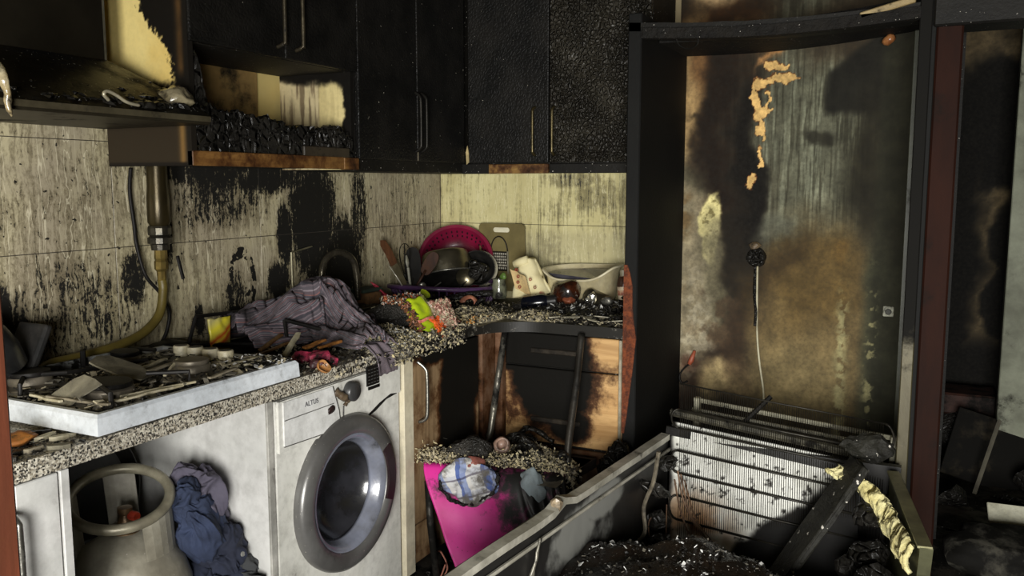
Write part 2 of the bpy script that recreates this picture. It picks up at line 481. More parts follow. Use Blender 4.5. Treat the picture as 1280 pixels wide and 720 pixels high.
# ------------------------------------------------------------------ the room
struct('floor', BX((-.1, -5.2, -.1), (4.2, 2.6, 0), 0), mat('sooty_floor', (70, 64, 56), (40, 36, 31), 3, .5, soot=.6, sscale=5, world=True, specks=.4))
struct('ceiling', BX((-.1, -5.2, 2.55), (4.2, 2.6, 2.65), 0), mat('sooted_ceiling', (50, 44, 36), (24, 21, 17), 2, .9, soot=.5, sscale=3, world=True))
WPAINT = mat('sooted_plaster', (150, 136, 104), (104, 92, 68), 1.6, .85, soot=.3, sscale=2.5, world=True)
wl = struct('wall_left', BX((-.12, -5.2, 0), (-.010, .1, 2.55), 0), CREAM)
wb = struct('wall_back', BX((-.12, .010, 0), (2.16, .14, 2.55), 0), WPAINT)
struct('wall_right', BX((4.1, -5.2, 0), (4.2, 2.6, 2.55), 0), WPAINT)
struct('wall_near', BX((-.12, -5.3, 0), (4.2, -5.2, 2.55), 0), mat('pale_near_wall', (170, 166, 155), None, 2, .9, world=True))
# wall tiles: every tile a piece of its wall
yed = [-3.07, -2.465, -1.858, -1.249, -.641, -.002]
zed = [.62, .929, 1.237, 1.545, 1.62]
g = .0011
for a, b in zip(yed, yed[1:]):
    for c, d in zip(zed, zed[1:]):
        obj('tile', BX((-.012, a + g, c + g), (R.uniform(-.0006, .0006), b - g, d - g), .0005), TILE, wl)
xed = [.001, .523, 1.135]
for a, b in zip(xed, xed[1:]):
    for c, d in zip([.86, .929, 1.237], [.929, 1.237, 1.545]):
        obj('tile', BX((a + g, R.uniform(-.0008, .0008), c + g), (b - g, .012, d - g), .0005), BTILE, wb)
GROUT = mat('dark_grout', (58, 52, 42), None, 20, .9)
obj('grout', BX((-.011, -3.07, .6), (-.0016, 0, 1.62), 0), GROUT, wl)
obj('grout', BX((0, .0016, .86), (1.15, .011, 1.55), 0), GROUT, wb)

def lerp(a, b, t): return a + (b - a) * t[..., None]
def C3(*c): return np.array(c, float)
def paint_alcove(u, v):
    # frame used for laying out the stains: X rises to the right, Y downwards, 300 units per 0.91 m of wall
    X = 850 + u / .89 * 291.0; Y = 50 + (2.05 - v) / .00339
    wx = (fb(X / 60, Y / 60, 3) - .5) * 60; wy = (fb(X / 60, Y / 60, 9) - .5) * 60
    f1 = fb(X / 26, Y / 26, 21); f2 = fb(X / 9, Y / 9, 33); st = fb(X / 7, Y / 90, 41); stf = fb(X / 2.5, Y / 45, 55)
    x, y = X + wx, Y + wy
    col = np.zeros(X.shape + (3,)) + C3(52, 44, 33)
    def lay(m, c, k=1.0):
        nonlocal col
        col = lerp(col, C3(*c), np.clip(m, 0, 1) * k)
    def ell(cx, cy, rx, ry, soft=.5, xx=None, yy=None):
        d = np.sqrt((((x if xx is None else xx) - cx) / rx) ** 2 + (((y if yy is None else yy) - cy) / ry) ** 2)
        return 1 - ss(1 - soft, 1 + soft, d)
    lay(ell(910, 60, 60, 50), (78, 56, 36)); lay(ell(895, -6, 36, 26, .5), (176, 152, 116)); lay(ell(1000, -20, 60, 24), (96, 78, 56), .7)

    lay(ell(871, 130, 21, 95, .5) * ss(.3, .6, f1 + .2), (172, 146, 104)); lay(ell(885, 95, 20, 40), (120, 88, 56), .8); lay(ell(932, 75, 14, 22), (118, 96, 66), .8)
    lay(ell(915, 190, 34, 120, .4), (40, 30, 21)); lay(ell(868, 225, 22, 20), (34, 34, 24))
    # smoky grey plaster in the middle, with water runs
    gm = ell(1036, 180, 84, 175, .55); lay(gm, (112, 112, 95)); lay(gm * ss(.48, .66, st), (146, 148, 128), .8); lay(gm * ss(.52, .35, stf), (62, 60, 48), .6)
    lay(ell(1080, 60, 70, 40), (70, 60, 46), .9)
    # the dark house-shaped mark left by something that hung there
    hx = X + wx * .22; hy = Y + wy * .22
    house = ss(1036, 1046, hx) * ss(160, 148, hy) * (1 - ss(0, 12, (1088 - hx) * .72 - (hy - 82))) * ss(1125, 1100, hx)
    lay(house, (36, 35, 29), .92)
    lay(ell(1105, 215, 38, 95, .5, X + wx * .4, Y + wy * .4), (46, 43, 32), .9); lay(ell(1025, 178, 16, 9), (44, 42, 34), .8)
    # black scorch running down beside the cable, then peeled paint
    lay(ell(945, 210, 17, 110, .5), (24, 20, 15)); lay(ell(955, 290, 12, 80, .6), (22, 19, 15), .9)
    edge = ss(0, 5, 104 - Y - (X - 945) * .86 + (f1 - .5) * 46) * ss(938, 950, X) * ss(30, 36, Y)
    lay(edge * ss(4, 22, 104 - Y - (X - 945) * .86 + (f1 - .5) * 46) * 0 + ell(985, 72, 40, 20, .5) * edge, (120, 86, 52)); 
    rim = np.exp(-((104 - Y - (X - 945) * .80 + (f1 - .5) * 44) / 5) ** 2) * ss(945, 960, X) * ss(1020, 1008, X)
    lay(rim, (192, 146, 96), .9)
    # peel: a jagged chain of cream patches
    pk = [(972, 97, 9, 5), (984, 98, 9, 3.4), (990, 112, 13, 3.6), (998, 113, 8, 3), (978, 110, 10, 5), (966, 114, 10, 4), (955, 118, 8, 5), (951, 128, 4, 9), (954, 141, 5, 9), (957, 153, 6, 7), (966, 150, 6, 5), (969, 137, 2.2, 12), (961, 166, 4, 10), (963, 178, 3, 8), (961, 203, 3, 10), (962, 214, 4, 4), (953, 229, 5, 4), (949, 236, 4, 6), (974, 147, 5, 2)]
    pm = np.zeros(X.shape)
    jx = X + (f2 - .5) * 14 + (fb(X / 4, Y / 4, 77) - .5) * 5; jy = Y + (fb(X / 9, Y / 9, 91) - .5) * 14
    for cx, cy, rx, ry in pk: pm = np.maximum(pm, 1.22 - np.sqrt(((jx - cx) / rx) ** 2 + ((jy - cy) / ry) ** 2))
    lay(ss(.0, .12, pm), (120, 78, 44)); lay(ss(.14, .28, pm), (232, 196, 132))
    # left lower: pale bared plaster
    lay(ell(866, 345, 36, 140, .4), (148, 138, 114)); lay(ell(856, 290, 18, 60) * ss(.4, .6, f1), (120, 98, 66), .8); lay(ell(872, 420, 28, 80) * ss(.42, .6, f2), (176, 168, 146), .7)
    cm = ell(899, 290, 17, 44, .15, X + (f1 - .5) * 22, Y + (f2 - .5) * 20); lay(cm, (216, 206, 152)); lay(cm * ss(.60, .68, f2), (120, 110, 70), .7)
    lay(ell(908, 345, 22, 60), (120, 114, 92), .8); lay(ell(930, 320, 14, 80), (40, 34, 26), .9)
    # swirls and the ochre field below
    lay(ell(1035, 400, 80, 110, .5), (124, 108, 76)); lay(ell(1030, 350, 60, 50), (106, 88, 54), .8); lay(ell(1020, 480, 80, 50, .6), (140, 126, 92), .9); lay(ell(1056, 325, 12, 12, .6), (128, 104, 62), .8)
    dgl = (Y - 470) + (X - 900) * 1.05 + wx * 1.5; lay(np.exp(-(dgl / 34) ** 2) * ss(990, 900, X), (60, 46, 36), .9)
    dg2 = (Y - 330) + (X - 985) * .95 + wx; lay(np.exp(-(dg2 / 22) ** 2) * ss(930, 950, X) * ss(1060, 1000, X), (66, 54, 36), .75)
    lay(ell(905, 400, 36, 36, .5) * ss(.45, .62, f1), (96, 80, 62), .8); lay(ell(918, 480, 30, 26, .5), (206, 186, 140), .9); lay(ell(866, 470, 14, 14), (96, 52, 38), .4)
    lay(ell(980, 290, 24, 18), (106, 108, 96), .6); lay(ell(935, 440, 16, 60, .5), (70, 56, 42), .7)
    # right edge: dark band and flaked lighter stripe
    lay(ss(1088, 1104, X + wx * .2) * ss(280, 340, Y), (74, 76, 60), .8); lay(ss(1100, 1112, X), (58, 58, 46), .8)
    fl = np.exp(-((X - 1074 + (f2 - .5) * 14) / 7) ** 2) * ss(.46, .54, f2) * ss(330, 400, Y); lay(fl, (178, 172, 130), .8)
    fl = np.exp(-((X - 1110 + (f2 - .5) * 20) / 6) ** 2) * ss(.56, .62, f2) * ss(300, 400, Y); lay(fl, (166, 160, 120), .8)
    col = col * (.78 + .44 * fb(X / 14, Y / 14, 101))[..., None]
    col = 255 * np.clip(col / 255, 0, 1) ** 1.18 * 1.04
    return col
alc = painted('wall_alcove', (1.165, .002, 0), (.965, 0, 0), (0, 0, 2.5), 300, 620, paint_alcove, .8, .2)

# the room beyond the opening on the right
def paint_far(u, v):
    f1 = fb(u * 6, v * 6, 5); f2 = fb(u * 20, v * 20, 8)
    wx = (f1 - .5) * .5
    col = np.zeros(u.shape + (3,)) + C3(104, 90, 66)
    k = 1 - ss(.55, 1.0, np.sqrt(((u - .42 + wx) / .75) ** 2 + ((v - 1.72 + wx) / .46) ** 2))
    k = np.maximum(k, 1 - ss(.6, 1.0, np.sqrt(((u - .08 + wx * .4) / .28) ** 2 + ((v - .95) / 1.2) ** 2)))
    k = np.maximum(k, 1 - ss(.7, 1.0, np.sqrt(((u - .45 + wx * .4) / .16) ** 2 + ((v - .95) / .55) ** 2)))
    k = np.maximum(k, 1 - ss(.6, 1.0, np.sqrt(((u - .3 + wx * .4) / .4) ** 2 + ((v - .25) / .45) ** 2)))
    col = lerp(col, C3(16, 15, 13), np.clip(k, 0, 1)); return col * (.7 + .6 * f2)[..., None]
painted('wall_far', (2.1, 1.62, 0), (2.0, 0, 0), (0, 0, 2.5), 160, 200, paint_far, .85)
struct('wall_partition', BX((2.15, .13, 0), (2.225, 2.6, 2.55), 0), BLACK)
struct('trim_right', BX((2.13, -.60, 0), (2.205, .14, 2.06), .006), mat('dark_jamb', (44, 20, 11), (24, 11, 7), 6, .7, soot=.35, sscale=4, stretch=(1, 1, .2), world=True, spec=.12))
struct('trim_lintel', BX((2.12, -.62, 1.90), (4.1, -.45, 2.55), .006), BLACK)
struct('wall_beyond', BX((2.47, 1.05, .0), (4.1, 1.15, 2.55), .004), mat('pale_sooted_panel', (150, 154, 134), (106, 108, 92), 5, .7, soot=.3, sscale=6, world=True))

# ------------------------------------------------------------------ upper cabinets, left run
def bow_handle(pts, r, mat_, parent, name='handle'):
    return obj(name, tube(NB(), smooth_path(pts, 5), r, 8), mat_, parent, smooth=True)

HANDLE = mat('sooty_handle', (92, 84, 66), (58, 52, 42), 20, .38, .7, soot=.3, sscale=20)
UPD = char_mat('blistered_door_soft', 70, .35, rough=.5, col=(.0045, .0043, .0038, 1), col2=(.010, .009, .0075, 1), dist=.003, spec=.22)
SCORCH = wood_mat('scorched_batten', (146, 106, 56), (108, 74, 36), soot=.36, axis='y')
SCORCHX = wood_mat('scorched_batten_back', (172, 136, 74), (132, 96, 48), soot=.42, axis='x')
INSIDE = mat('scorched_back_board', (150, 122, 72), (112, 86, 48), 4, .8, soot=.35, sscale=4, world=True)

c = thing('wall_cabinet', (0, -1.49, 1.47), 'charred wall cabinet with an open gap under two short doors beside the range hood', 'cabinet')
def jag(pts): return pts
# left side panel: cream where it was sheltered, browned below, charred to the front edge
def paint_side(u, v):
    z = 1.473 + v; f1 = fb(u * 26, v * 26, 12); f2 = fb(u * 80, v * 80, 15)
    col = np.zeros(u.shape + (3,)) + C3(236, 214, 140)
    col = lerp(col, C3(222, 190, 108), ss(.12, .25, u + (f1 - .5) * .1) * .7)
    edge = np.interp(z, [1.66, 1.70, 1.72, 1.80, 1.86, 1.91, 2.0, 2.3], [.255, .268, .27, .24, .185, .155, .12, .10])
    col = lerp(col, C3(20, 17, 13), ss(-.006, .006, u - edge + (f2 - .5) * .05 + (f1 - .5) * .03))
    col = lerp(col, C3(92, 66, 36), np.exp(-((u - .30) / .014) ** 2) * ss(1.7, 1.74, z) * (.4 + .6 * f1))
    lowm = ss(1.705, 1.690, z + (f2 - .5) * .02 - (.0) * u)
    col = lerp(col, C3(24, 20, 15), ss(1.72, 1.69, z + (f2 - .5) * .03 + u * .1 - .012))
    col = lerp(col, C3(46, 38, 27), ss(1.60, 1.57, z)); col = lerp(col, C3(120, 92, 52), ss(1.61, 1.59, z) * np.exp(-((u - .295) / .012) ** 2))
    col = lerp(col, C3(22, 18, 14), ss(1.487, 1.478, z)); col = lerp(col, C3(22, 19, 15), ss(.306, .318, u) * .8)
    return col
sp_ = painted('side_panel', (.002, -1.866, 1.473), (.328, 0, 0), (0, 0, .93), 110, 300, paint_side, .6, .1, .08)
sp_.parent = c; sp_.data.transform(wmat(c).inverted()); del sp_['kind']
m_ = sp_.modifiers.new('s', 'SOLIDIFY'); m_.thickness = .018; m_.offset = -1
def paint_side2(u, v):
    f1 = fb(u * 20, v * 20, 22); st = fb(u * 60, v * 6, 25)
    col = np.zeros(u.shape + (3,)) + C3(206, 190, 148)
    col = lerp(col, C3(128, 112, 86), ss(.45, .62, st)); col = lerp(col, C3(232, 214, 150), ss(.17, .18, u) * .8)
    z = 1.473 + v
    col = lerp(col, C3(16, 14, 11), np.maximum(ss(1.755, 1.785, z + (f1 - .5) * .05 + (u - .15) * .12), ss(.275, .29, u + (f1 - .5) * .05)))
    return col
obj('bottom_board', BX((.005, -1.846, 1.478), (.312, -1.115, 1.512), .002), BLACK, c)
obj('batten', BX((.312, -1.866, 1.473), (.332, -1.195, 1.514), .002), SCORCH, c)
obj('batten', BX((.312, -1.190, 1.472), (.331, -1.106, 1.513), .002), SCORCH, c)
obj('back_panel', BX((.002, -1.72, 1.63), (.010, -1.25, 2.3), .001), INSIDE, c)
tp = [(.0, 0)] 
for y0, y1 in ((-1.864, -1.484), (-1.480, -1.114)):
    d = obj('door', BX((.318, y0, 1.806), (.337, y1, 2.42), .004, 2), UPD, c)
    hy = y1 - .035 if y1 < -1.3 else y0 + .045
    bow_handle([(.338, hy, 1.79 + .045), (.362, hy + .002, 1.845), (.366, hy + .004, 1.87), (.366, hy + .004, 2.15), (.362, hy + .004, 2.175), (.338, hy + .004, 2.18)], .0065, HANDLE, d)
sp_ = painted('side_panel', (.004, -1.128, 1.473), (.312, 0, 0), (0, 0, .93), 90, 260, paint_side2, .6, .1, .12)
sp_.parent = c; sp_.data.transform(wmat(c).inverted()); del sp_['kind']
m_ = sp_.modifiers.new('s', 'SOLIDIFY'); m_.thickness = .018; m_.offset = -1
obj('shelf', BX((.012, -1.84, 1.806), (.312, -1.13, 1.82), .002), BLACK, c)
# burnt shelf remains: a ragged charred slab, high at the left, over the scorched batten
top = [(-1.854, 1.784), (-1.825, 1.775), (-1.81, 1.70), (-1.795, 1.64), (-1.73, 1.625), (-1.67, 1.628), (-1.604, 1.612), (-1.552, 1.622), (-1.499, 1.608), (-1.417, 1.600), (-1.347, 1.598), (-1.306, 1.592), (-1.254, 1.615), (-1.199, 1.605), (-1.15, 1.588), (-1.125, 1.575)]
ol = []
for (y0, z0), (y1, z1) in zip(top, top[1:]):
    for k in range(7): f = k / 7; ol.append((y0 + (y1 - y0) * f, z0 + (z1 - z0) * f + R.uniform(-.008, .010)))
for dx, sh in ((.296, 0), (.255, -.015), (.20, -.03)):
    t = prism(NB(), [(-1.855, 1.514)] + [(y, max(1.52, z + sh + R.uniform(-.006, .006))) for y, z in ol] + [(-1.125, 1.514)], .028, Matrix(((0, 0, 1, dx), (1, 0, 0, 0), (0, 1, 0, 0), (0, 0, 0, 1))))
    obj('burnt_shelf', t, CHAR if sh else GLOSSCHAR, c)
b = NB()
for k in range(150):
    y = R.uniform(-1.85, -1.13); zt = np.interp(y, [q[0] for q in top], [q[1] for q in top]); s = R.uniform(.005, .016)
    t = chunk_bm((s * R.uniform(.6, 1.6), s * R.uniform(.6, 1.6), s), 100 + k, 1, 1.2)
    for v in t.verts: v.co += V((.318 + R.uniform(-.05, .012), y, 1.515 + (zt - 1.515) * R.random() ** .6))
    join(b, t)
tag(obj('burnt_crust', b, GLOSSCHAR, c), kind='stuff')
obj('front_rail', BX((.322, -1.40, 1.512), (.332, -1.16, 1.545), .003), mat('scorched_rail', (60, 52, 40), None, 9, .5, soot=.4), c)

c = thing('wall_cabinet', (.165, -.72, 1.469), 'tall soot black two-door wall cabinet with paired bow handles left of the corner', 'cabinet')
obj('carcass', BX((.005, -1.105, 1.469), (.312, -.335, 2.45), .002), BLACK, c)
obj('carcass', BX((.005, -.335, 1.469), (.31, -.005, 2.45), .002), BLACK, c)
for y0, y1, hy in ((-1.104, -.727, -.742), (-.722, -.352, -.700)):
    d = obj('door', BX((.314, y0, 1.510), (.333, y1, 2.45), .004, 2), UPD, c)
    bow_handle([(.334, hy, 1.545), (.356, hy, 1.562), (.360, hy, 1.59), (.360, hy, 1.725), (.356, hy, 1.755), (.334, hy, 1.772)], .006, mat('black_handle', (44, 42, 38), None, 20, .4, .6), d)
obj('edge_strip', BX((.333, -.7265, 1.512), (.3345, -.7225, 1.56), 0), mat('pale_edge_strip', (150, 140, 116), None, 20, .5), c)
for q, (x0, x1, hx, lab, dm) in enumerate(((.338, .714, .655, 'soot black wall cabinet with flaky upper door over the cutting board', UPD),
        (.719, 1.143, .742, 'wall cabinet with alligatored charred door beside the tall black side panel', None))):
    c = thing('wall_cabinet', ((x0 + x1) / 2, -.165, 1.463), lab, 'cabinet')
    if dm is None: dm = char_mat('alligatored_door', 62, 1.0, rough=.36, col=(.016, .014, .0105, 1), col2=(.042, .037, .027, 1), dist=.012, specks=False, spec=.45)
    obj('carcass', BX((x0, -.312, 1.47), (x1, -.004, 2.45), .002), BLACK, c)
    d = obj('door', BX((x0, -.333, 1.510), (x1, -.314, 2.45), .004, 2), dm, c)
    bow_handle([(hx, -.334, 1.54), (hx, -.356, 1.55), (hx, -.36, 1.57), (hx, -.36, 1.70), (hx, -.356, 1.725), (hx, -.334, 1.735)], .0062, mat('bronzed_handle', (88, 78, 50), None, 20, .35, .7), d)
    b = obj('batten', BX((x0 + .002, -.330, 1.466), (x1 - .002, -.314, 1.505), .002), SCORCHX if q == 0 else BLACK, c)
    if q == 0:
        obj('end_block', BX((x0 - .028, -.332, 1.466), (x0 + .10, -.3305, 1.506), 0), BLACK, c)
        obj('edge_chip', prism(NB(), [(0, 0), (.012, .01), (.010, .05), (.004, .08), (-.004, .05)], .004, Matrix.Translation((x0 - .002, -.338, 1.505)) @ Matrix.Rotation(PI / 2, 4, 'X')), mat('bared_edge', (190, 170, 120), None, 20, .6), c)
# small bright chips on the charred doors
def chips(sp, n, seed, par=None): return None

# ------------------------------------------------------------------ range hood
HOODM = mat('burnt_hood_steel', (50, 44, 32), (24, 21, 15), 5, .36, .6, soot=.45, sscale=4, bump=.2, specks=.6, world=True)
c = thing('range_hood', (.2, -2.2, 1.555), 'burnt pyramid range hood with melted drips hanging over the gas hob', 'range hood')
b = NB()
q = [(.002, -2.62), (.41, -2.62), (.41, -1.872), (.002, -1.872)]; t_ = [(.002, -2.30), (.172, -2.30), (.172, -1.990), (.002, -1.990)]
N = 8
rings = []
for k in range(N + 1):
    f = k / N; z = 1.602 + .145 * (f ** .9)
    rings.append([b.verts.new((a[0] * (1 - f) + e[0] * f, a[1] * (1 - f) + e[1] * f, z)) for a, e in zip(q, t_)])
for A, B in zip(rings, rings[1:]):
    for k in range(4): b.faces.new((A[k], A[(k + 1) % 4], B[(k + 1) % 4], B[k]))
obj('canopy', b, HOODM, c)
obj('canopy_rim', BX((.004, -2.62, 1.579), (.410, -1.874, 1.601), .004, 2), mat('smoky_rim', (52, 47, 35), (34, 30, 23), 9, .45, .3, soot=.3, world=True), c)
obj('rim_lip', BX((.411, -2.62, 1.586), (.415, -1.876, 1.601), .001), mat('smoky_lip', (92, 85, 66), (62, 56, 42), 9, .4, .3, soot=.3, world=True), c)
obj('chimney', BX((.003, -2.30, 1.735), (.170, -1.992, 2.5), .003), mat('chimney_steel', (44, 40, 31), (28, 25, 20), 2.5, .4, .5, soot=.1, sscale=2, world=True), c)
obj('chimney_edge', BX((.1702, -1.998, 1.745), (.1715, -1.992, 2.5), 0), mat('bright_edge', (140, 136, 116), None, 20, .35, .7), c)
# ragged char lying on the hood, melted blobs and a bent wire hook
b = NB()
for k in range(230):
    y = R.uniform(-2.58, -1.88); x = .36 - abs(R.gauss(0, .07)) + .03; s = R.uniform(.004, .018) * (1.5 if y > -2.1 else 1)
    t = chunk_bm((s * R.uniform(.8, 2), s * R.uniform(.8, 2), s * .7), 300 + k, 1, 1.2)
    for v in t.verts: v.co += V((min(x, .40), y, 1.604 + max(0, .40 - x) * .50 + s * .2))
    join(b, t)
tag(obj('char_crust', b, GLOSSCHAR, c), kind='stuff')
MELT = mat('melted_plastic', (196, 184, 150), (120, 96, 50), 18, .18, soot=.38, sscale=22, bump=.3, coat=.6)
b = NB()
tube(b, smooth_path([(.40, -2.50, 1.685), (.42, -2.475, 1.665), (.425, -2.455, 1.640), (.43, -2.45, 1.612), (.424, -2.445, 1.585), (.425, -2.44, 1.562)], 6), [.013, .016, .018, .020, .021, .020, .020, .019, .018, .018, .016, .014, .012, .010, .010, .009, .009, .009, .009, .008, .007, .007, .007, .006, .006, .006, .006, .005, .004, .003, .002], 10)
rough(b, .005, 45); tag(obj('melted_drip', b, MELT, smooth=True), 'pale and amber molten plastic drip hanging off the front edge of the range hood', 'plastic drip')
b = tube(NB(), smooth_path([(.405, -2.185, 1.618), (.408, -2.20, 1.630), (.409, -2.19, 1.638), (.41, -2.165, 1.630), (.412, -2.14, 1.617), (.412, -2.105, 1.612)], 6), .0042, 8)
tag(obj('bent_hook', b, mat('pale_metal', (216, 206, 176), None, 20, .3, .5), smooth=True), 'pale bent metal hook lying on the front of the hood', 'hook')
t = chunk_bm((.055, .05, .035), 77, 3, .6); rough(t, .008, 40)
for v in t.verts: v.co += V((.345, -1.93, 1.640))
tag(obj('melted_lump', t, mat('glassy_lump', (150, 140, 112), (70, 60, 40), 30, .15, soot=.3, sscale=30, bump=.5, coat=.8), smooth=True), 'glassy melted lump on the right end of the hood', 'melted lump')

# ------------------------------------------------------------------ worktop
def granite():
    t = NT('granite_speckle'); P = t.coord('World')
    v = t.voro(P, 260, out='Color'); k = t.sep(v)[0]
    col = t.cramp(t.math('ADD', t.math('MULTIPLY', k, .8), t.math('MULTIPLY', t.noise(P, 160, 3), .25)), [(0, lin((44, 42, 40))), (.24, lin((92, 88, 80))), (.40, lin((170, 164, 150))), (.60, lin((204, 198, 182))), (.78, lin((140, 132, 116))), (.95, lin((60, 56, 50)))], True)
    n = t.math('ADD', t.noise(P, 9, 6, .65), t.math('MULTIPLY', t.blobs(P, [((.9, -.5, .88), (.6, .45, .2), 1.0), ((.3, -.4, .88), (.4, .5, .2), 1.0), ((.2, -1.3, .89), (.3, .4, .1), .8), ((.6, -.95, .86), (.15, .25, .1), .9)]), .4))
    t.b.inputs['Specular IOR Level'].default_value = .25
    return t.out(t.mix(t.ramp(n, .62, .76), col, (.012, .011, .009, 1)), .5, None, t.bump(t.noise(P, 60, 3), .08, .002))
GRAN = granite()
pts = [(.002, -2.95), (.6, -2.95), (.6, -.82)]
for k in range(1, 30):
    a = PI - (PI / 2) * k / 30; pts.append((.82 + .22 * math.cos(a), -.82 + .22 * math.sin(a)))
pts += [(.82, -.60), (1.142, -.60), (1.142, -.002), (.002, -.002)]
b = prism(NB(), pts, .04, Matrix.Translation((0, 0, .85)))
tag(obj('worktop', b, GRAN), 'L-shaped speckled granite worktop, clean at the left end and ash covered in the corner', 'worktop')

# ------------------------------------------------------------------ base cabinets, left run
c = thing('base_cabinet', (.3, -2.7, 0), 'white base cabinet with a silver bar handle at the near left end of the worktop', 'cabinet')
obj('carcass', BX((.02, -2.94, .1), (.58, -2.492, .848), .002), WHITEMEL, c)
d = obj('door', BX((.582, -2.94, .11), (.600, -2.607, .846), .002), mat('pinkish_door_edge', (196, 176, 164), (170, 150, 140), 4, .5), c)
bow_handle([(.601, -2.622, .56), (.628, -2.622, .575), (.632, -2.622, .60), (.632, -2.622, .76), (.628, -2.622, .785), (.601, -2.622, .80)], .007, CHROME, d)
obj('stile', BX((.582, -2.603, .02), (.598, -2.512, .846), .002), WHITEMEL, c)
obj('side_panel', BX((.02, -2.508, .0), (.600, -2.488, .848), .0015), WHITEMEL, c)

c = thing('base_cabinet', (.3, -1.55, 0), 'white partition panel beside the washing machine, walling off the gas bottle bay', 'panel')
obj('panel', BX((.02, -1.902, 0), (.590, -1.884, .848), .001), WHITEMEL, c)
obj('edge_band', BX((.590, -1.904, 0), (.598, -1.882, .848), .001), mat('panel_edge', (196, 194, 186), None, 8, .5, soot=.2, sscale=14), c)
c.name = 'partition_panel'
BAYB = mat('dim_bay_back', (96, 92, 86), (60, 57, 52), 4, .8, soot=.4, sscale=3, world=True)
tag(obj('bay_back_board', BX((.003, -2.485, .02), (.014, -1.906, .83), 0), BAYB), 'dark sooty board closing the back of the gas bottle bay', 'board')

# ------------------------------------------------------------------ washing machine
WMW = mat('washer_enamel', (226, 225, 218), (200, 199, 190), 3.5, .35, soot=.20, sscale=9, bump=.05, specks=0, stretch=(1, 1, .5))
c = thing('washing_machine', (.31, -1.576, 0), 'white front-loading washing machine with a sooty grey door ring and burnt control panel', 'washing machine')
YC, ZC = -1.576, .500
bm = NB(); N = 72; y0, y1, z0, z1 = -1.872, -1.280, .0, .843
cir, bnd, bk = [], [], []
for k in range(N):
    a = 2 * PI * (k + .5) / N; ca, sa = math.cos(a), math.sin(a)
    cir.append((YC + .176 * ca, ZC + .176 * sa))
    tt = min([(y1 - YC) / ca if ca > 1e-9 else 9, (y0 - YC) / ca if ca < -1e-9 else 9, (z1 - ZC) / sa if sa > 1e-9 else 9, (z0 - ZC) / sa if sa < -1e-9 else 9])
    bnd.append((YC + tt * ca, ZC + tt * sa))
for cy, cz in ((y0, z0), (y0, z1), (y1, z0), (y1, z1)):
    j = min(range(N), key=lambda i: (bnd[i][0] - cy) ** 2 + (bnd[i][1] - cz) ** 2); bnd[j] = (cy, cz)
A = [bm.verts.new((.596, *q)) for q in cir]; B = [bm.verts.new((.596, *q)) for q in bnd]; C_ = [bm.verts.new((.03, *q)) for q in bnd]
for k in range(N):
    j = (k + 1) % N
    bm.faces.new((A[k], A[j], B[j], B[k])); bm.faces.new((B[k], B[j], C_[j], C_[k]))
bm.faces.new(C_[::-1])
obj('body', bm, WMW, c)

Md = Matrix.Translation((.597, YC, ZC)) @ Matrix.Rotation(PI / 2, 4, 'Y')       # local z -> world +x
d = obj('door_ring', lathe(NB(), [(.236, -.002), (.238, .012), (.234, .026), (.224, .034), (.200, .037), (.186, .034), (.178, .026), (.174, .012), (.172, -.002)], Md, 72), mat('grey_ring', (112, 111, 109), (74, 72, 70), 3, .32, .35, soot=.25, sscale=5, bump=.05, specks=.3), c, smooth=40)
obj('door_glass', lathe(NB(), [(.178, .022), (.172, .004), (.160, -.02), (.140, -.05), (.110, -.075), (.06, -.09), (.0, -.094)], Md, 64),
    mat('sooty_glass_bowl', (44, 44, 48), (12, 12, 13), 4.5, .12, soot=.45, sscale=4.5, bump=.03, coat=.8), d, smooth=True)
obj('glass_rim', lathe(NB(), [(.180, .026), (.172, .028), (.160, .012), (.150, -.012), (.146, -.02), (.152, -.018), (.164, .002)], Md, 64), mat('blue_grey_rim', (122, 126, 140), (74, 76, 84), 5, .25, soot=.25, sscale=6, coat=.5), d, smooth=True)
hb = NB()
hp = []
for k in range(13):
    a = math.radians(-24 + 54 * k / 12); hp.append((.208 * math.cos(a), .208 * math.sin(a)))
inner = [(.172 * math.cos(math.radians(30 - 54 * k / 12)), .172 * math.sin(math.radians(30 - 54 * k / 12))) for k in range(13)]
out_ = hp + inner
Mh = Matrix(((0, 0, 1, .632), (1, 0, 0, YC), (0, 1, 0, ZC), (0, 0, 0, 1)))
obj('door_handle', prism(hb, out_, .008, Mh), mat('dark_maroon_handle', (44, 30, 32), None, 10, .35), d)
# control panel: proud fascia buckled along its lower edge, drawer, dial, melted button, display
fp = [(-1.868, .700), (-1.60, .700), (-1.53, .700), (-1.46, .712), (-1.40, .735), (-1.34, .750), (-1.283, .742), (-1.283, .842), (-1.868, .842)]
Mp = Matrix(((0, 0, 1, .597), (1, 0, 0, 0), (0, 1, 0, 0), (0, 0, 0, 1)))
obj('control_panel', prism(NB(), fp, .008, Mp), WMW, c)
fp = [(-1.60, .694), (-1.52, .697), (-1.45, .709), (-1.39, .731), (-1.34, .746), (-1.30, .746), (-1.30, .742), (-1.36, .736), (-1.42, .712), (-1.50, .694), (-1.60, .690)]
obj('crack', prism(NB(), fp, .006, Mp), mat('crack_black', (24, 22, 20), None, 9, .8), c)
dr = obj('detergent_drawer', prism(NB(), [(-1.852, .716), (-1.605, .706), (-1.612, .76), (-1.640, .838), (-1.852, .838)], .012, Mp), mat('drawer_white', (228, 228, 226), (206, 206, 202), 5, .35, soot=.12, sscale=9), c)
for sm in ([(-1.852, .714), (-1.606, .704), (-1.606, .7065), (-1.852, .7165)], [(-1.606, .704), (-1.603, .704), (-1.611, .76), (-1.638, .838), (-1.641, .838), (-1.614, .76)]):
    obj('drawer_seam', prism(NB(), sm, .0126, Mp), mat('seam_dark', (70, 68, 62), None, 9, .6), dr)
